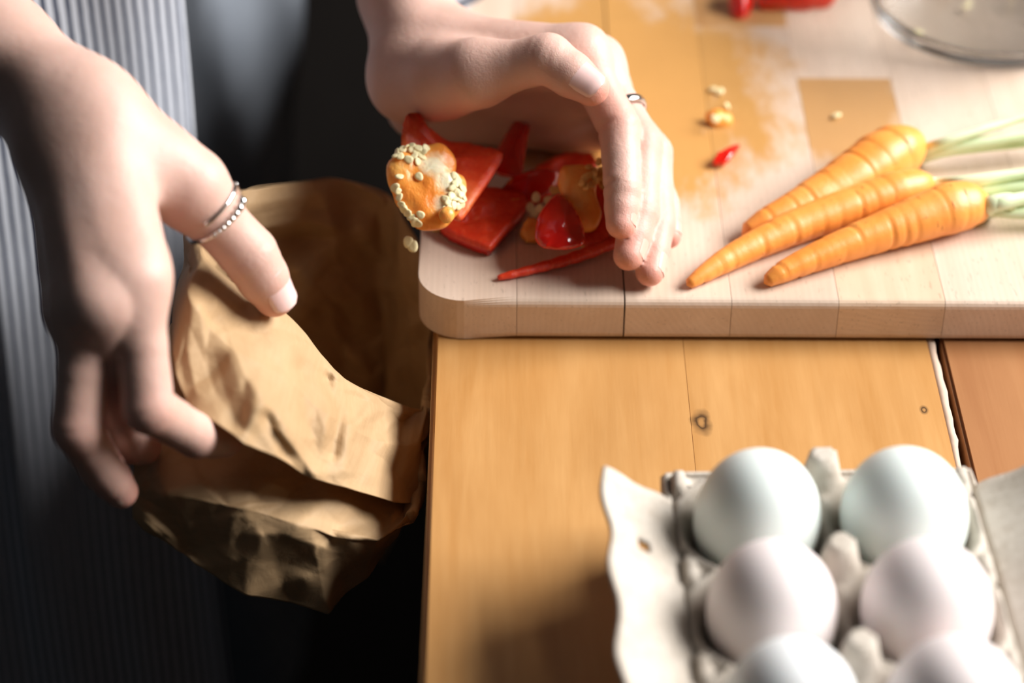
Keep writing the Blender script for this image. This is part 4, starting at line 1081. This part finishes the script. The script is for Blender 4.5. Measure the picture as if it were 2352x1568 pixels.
def loft(name, rings, nt_, nv_, amp, parent, bottom=False, seedp=0.0, ridges=(), crisp=None, facet=.0036):
    crisp = crisp or [0]*len(rings)
    R_ = [catmull(r, nt_, closed=True)*(1-c)+linear(r, nt_)*c for r, c in zip(rings, crisp)]
    rows = []
    for s in np.linspace(0, len(R_)-1, nv_):
        i = min(int(s), len(R_)-2); u = s-i
        g = lambda k: R_[min(max(k, 0), len(R_)-1)]
        a, b_, c, d = g(i-1), g(i), g(i+1), g(i+2)
        rows.append(.6*(b_*(1-u)+c*u)+.4*(.5*((2*b_)+(c-a)*u+(2*a-5*b_+4*c-d)*u*u+(3*b_-a-3*c+d)*u**3)))
    G = np.array(rows)
    dv = np.gradient(G, axis=0); du = np.roll(G, -1, 1)-np.roll(G, 1, 1)
    nn = np.cross(du, dv); nn /= np.linalg.norm(nn, axis=2, keepdims=True)+1e-12
    k = crumple(G.reshape(-1, 3)+seedp, amp*.5).reshape(G.shape[:2])
    per = np.linalg.norm(np.roll(G, -1, 1)-G, axis=2).sum(1).mean(); hgt = np.linalg.norm(np.diff(G, axis=0), axis=2).sum(0).mean()
    UU, WW = np.meshgrid(np.arange(nt_)/nt_*per, np.linspace(0, hgt, nv_))
    edge = np.minimum(1, np.minimum(np.arange(nt_), nt_-np.arange(nt_))/8.0)[None]
    k = k+(facets(UU, WW, .030, facet, 3+int(seedp*10))+facets(UU+WW*.4, WW, .014, facet*.42, 9+int(seedp*10)))*edge
    fade = np.clip(np.linspace(0, 1, nv_)*6+.35, 0, 1)[:, None]
    G = G+nn*(k*fade)[..., None]
    Q = G.reshape(-1, 3); v = Q-CAM; Dp = v@fwd; X = 1176+FPX*(v@RGT)/Dp; Y = 784-FPX*(v@UPV)/Dp
    disp = np.zeros(len(Q))
    for line, h, wd in ridges:                       # long fold lines pressed into the paper
        best = np.full(len(Q), 1e9)
        for (x0, y0), (x1, y1) in zip(line, line[1:]):
            L2 = (x1-x0)**2+(y1-y0)**2; tt = np.clip(((X-x0)*(x1-x0)+(Y-y0)*(y1-y0))/L2, 0, 1)
            best = np.minimum(best, np.hypot(X-(x0+tt*(x1-x0)), Y-(y0+tt*(y1-y0))))
        disp += h*np.clip(1-best/wd, 0, 1)
    disp *= .85*np.repeat(np.clip(np.linspace(0, 1, nv_)*8+.5, 0, 1), nt_)
    Q = Q-(v/np.linalg.norm(v, axis=1, keepdims=True))*disp[:, None]
    Q[:, 0] = np.where((Q[:, 2] > .712) & (Q[:, 1] > -.36), np.minimum(Q[:, 0], -.0012), Q[:, 0])      # pressed against the table side
    G = Q.reshape(G.shape)
    V = list(G.reshape(-1, 3)); Fc = []
    for j in range(nv_-1):
        for i in range(nt_): Fc.append((j*nt_+i, (j+1)*nt_+i, (j+1)*nt_+(i+1) % nt_, j*nt_+(i+1) % nt_))
    if bottom:
        V.append(G[-1].mean(0)); c = len(V)-1
        for i in range(nt_): Fc.append(((nv_-1)*nt_+i, c, (nv_-1)*nt_+(i+1) % nt_))
    o = mesh_obj(name, V, Fc, M_KRAFT, smooth=True)
    md = o.modifiers.new('t', 'SOLIDIFY'); md.thickness = .0004; md.offset = 0
    if parent: adopt(o, parent)
    return o
def cl(p):
    p = np.array(p); p[0] = min(p[0], -.0022 if p[2] > .712 else .03); return p
rim = [WZ(470, 585, .818), WZ(560, 665, .808), WZ(655, 726, .795), WZ(770, 852, .770), WZ(860, 905, .748), WZ(950, 940, .724), cl(WZ(995, 930, .718)), cl(WZ(1005, 820, .722)), cl(WZ(1005, 690, .730)),
       cl(WZ(962, 575, .744)), cl(WZ(930, 505, .752)), WZ(890, 445, .757), WZ(780, 412, .770), WZ(680, 420, .780), WZ(550, 440, .792), WZ(475, 500, .806)]
cuff = [WD(395, 810, .891), WD(432, 930, .886), WD(560, 1016, .873), WD(720, 1096, .903), WD(885, 1155, .946), cl(WD(960, 1150, .972)), cl(WD(975, 1080, .990)), cl(rim[7]+[.001, 0, -.035]), cl(rim[8]+[.001, 0, -.04]),
        cl(rim[9]+[.001, 0, -.04]), cl(rim[10]+[0, .012, -.045]), rim[11]+[0, .018, -.045], rim[12]+[0, .02, -.045], rim[13]+[-.01, .02, -.045], rim[14]+[-.018, .012, -.04], rim[15]+[-.016, 0, -.03]]
cuff_mid = [a*.55+b*.45+np.array([0, -.008, .009]) for a, b in zip(rim, cuff)]
B1 = [WD(300, 985, .912), WD(430, 1040, .918), WD(570, 1085, .922), WD(720, 1125, .934), WD(880, 1165, .968), cl(WD(955, 1150, .988)), cl(WD(965, 1080, .975)), cl(rim[7]+[-.004, 0, -.05]), cl(rim[8]+[-.004, 0, -.05]),
      cl(rim[9]+[-.006, -.004, -.05]), cl(rim[10]+[-.004, -.006, -.055]), rim[11]+[-.002, -.008, -.055], rim[12]+[0, -.010, -.06], rim[13]+[0, -.012, -.065], rim[14]+[-.005, -.012, -.06], rim[15]+[-.015, -.02, -.05]]
B2 = [WD(304, 1110, .912), WD(420, 1140, .904), WD(570, 1170, .902), WD(720, 1215, .914), WD(870, 1240, .932), cl(WD(945, 1190, .952)), cl(WD(955, 1110, .985)), cl(B1[7]+[-.006, .0, -.04]), cl(B1[8]+[-.006, 0, -.04]), cl(B1[9]+[-.008, -.008, -.04]),
      cl(B1[10]+[-.006, -.01, -.04]), B1[11]+[0, -.012, -.04], B1[12]+[0, -.014, -.035], B1[13]+[0, -.014, -.03], B1[14]+[0, -.012, -.025], B1[15]+[-.004, -.01, -.02]]
B3 = [WD(307, 1188, .917), WD(440, 1292, .920), WD(565, 1368, .926), WD(755, 1412, .942), WD(850, 1330, .960), cl(WD(915, 1225, .978)), cl(WD(940, 1150, 1.0)), cl(B2[7]+[-.012, .0, -.03]), cl(B2[8]+[-.014, 0, -.03]), cl(B2[9]+[-.016, -.01, -.03]),
      cl(B2[10]+[-.012, -.014, -.03]), B2[11]+[0, -.02, -.03], B2[12]+[0, -.022, -.025], B2[13]+[0, -.022, -.02], B2[14]+[0, -.02, -.015], B2[15]+[0, -.012, -.015]]
mid = [a*.45+b*.55+(np.array([.006, .020, -.004]) if i < 6 else 0) for i, (a, b) in enumerate(zip(rim, B1))]
for i in range(6): B1[i] = B1[i]+np.array([.002, .006, 0])
bag = empty('paper_bag', tuple(np.mean(B3, 0))); tag(bag, 'crumpled brown paper bag with its rim folded out, held beside the table', 'paper bag')
WALL_FOLDS = [([(308, 1185), (400, 1125), (500, 1098), (712, 1098)], .007, 75), ([(712, 1100), (640, 1165), (550, 1232)], -.006, 55), ([(545, 1230), (650, 1225), (780, 1270)], .006, 60),
    ([(550, 1235), (420, 1265)], -.004, 50), ([(700, 1330), (790, 1270), (930, 1160)], .005, 50), ([(780, 1275), (800, 1400)], -.004, 40), ([(330, 1195), (430, 1280)], .003, 25), ([(560, 1375), (650, 1340), (700, 1330)], .003, 40),
    ([(760, 1130), (840, 1210), (800, 1240)], .004, 40), ([(330, 1010), (348, 1150)], -.004, 32), ([(600, 525), (680, 505), (770, 520)], .005, 34), ([(610, 548), (760, 545)], -.005, 28), ([(560, 470), (700, 450), (760, 430)], .003, 40),
    ([(690, 620), (760, 560), (830, 530)], .005, 45), ([(690, 620), (720, 655), (860, 720)], .005, 45), ([(870, 700), (885, 760), (835, 800)], -.006, 40), ([(830, 815), (900, 765), (970, 735)], .005, 42), ([(830, 810), (850, 870), (930, 835)], .004, 42), ([(900, 460), (930, 560), (960, 660)], .004, 45), ([(800, 440), (820, 560)], -.003, 50)]
CUFF_FOLDS = [([(480, 620), (492, 690), (530, 780), (560, 860), (610, 930), (660, 985)], .006, 75), ([(585, 680), (600, 740)], .003, 25), ([(770, 855), (765, 930), (740, 1010), (730, 1080)], .005, 32), ([(690, 850), (700, 960), (740, 1060)], -.004, 34),
    ([(860, 895), (850, 930), (800, 1010), (790, 1080)], .006, 38), ([(785, 865), (855, 890)], .006, 34), ([(752, 870), (778, 950), (765, 1040)], -.005, 22), ([(640, 985), (700, 1060), (720, 1090)], .004, 24), ([(615, 960), (660, 1040)], -.004, 26),
    ([(905, 930), (885, 1010), (850, 1090)], .004, 32), ([(930, 950), (900, 1080)], -.004, 26), ([(440, 700), (430, 800), (450, 900)], .003, 42), ([(500, 830), (520, 900), (540, 960)], -.002, 34), ([(560, 740), (620, 830), (650, 900)], -.002, 60), ([(560, 1000), (590, 940)], .003, 30)]
loft('bag_wall', [rim, mid, B1, B2, B3], 340, 170, .010, bag, bottom=True, ridges=WALL_FOLDS, crisp=[0, .2, .5, .9, 1])
loft('folded_cuff', [rim, cuff_mid, cuff], 340, 90, .010, bag, seedp=.37, ridges=CUFF_FOLDS, crisp=[0, .2, .5], facet=.0044)
def rimseed(x, y, D, lab): tag(put_seed(WD(x, y, D), (-.2, -.8, .5), 1.25), lab, 'seed', 'pepper seeds on the bag rim')
rimseed(938, 553, .990, 'seed stuck on the bag rim beside the board corner, upper')
rimseed(948, 568, .990, 'seed stuck on the bag rim beside the board corner, lower')
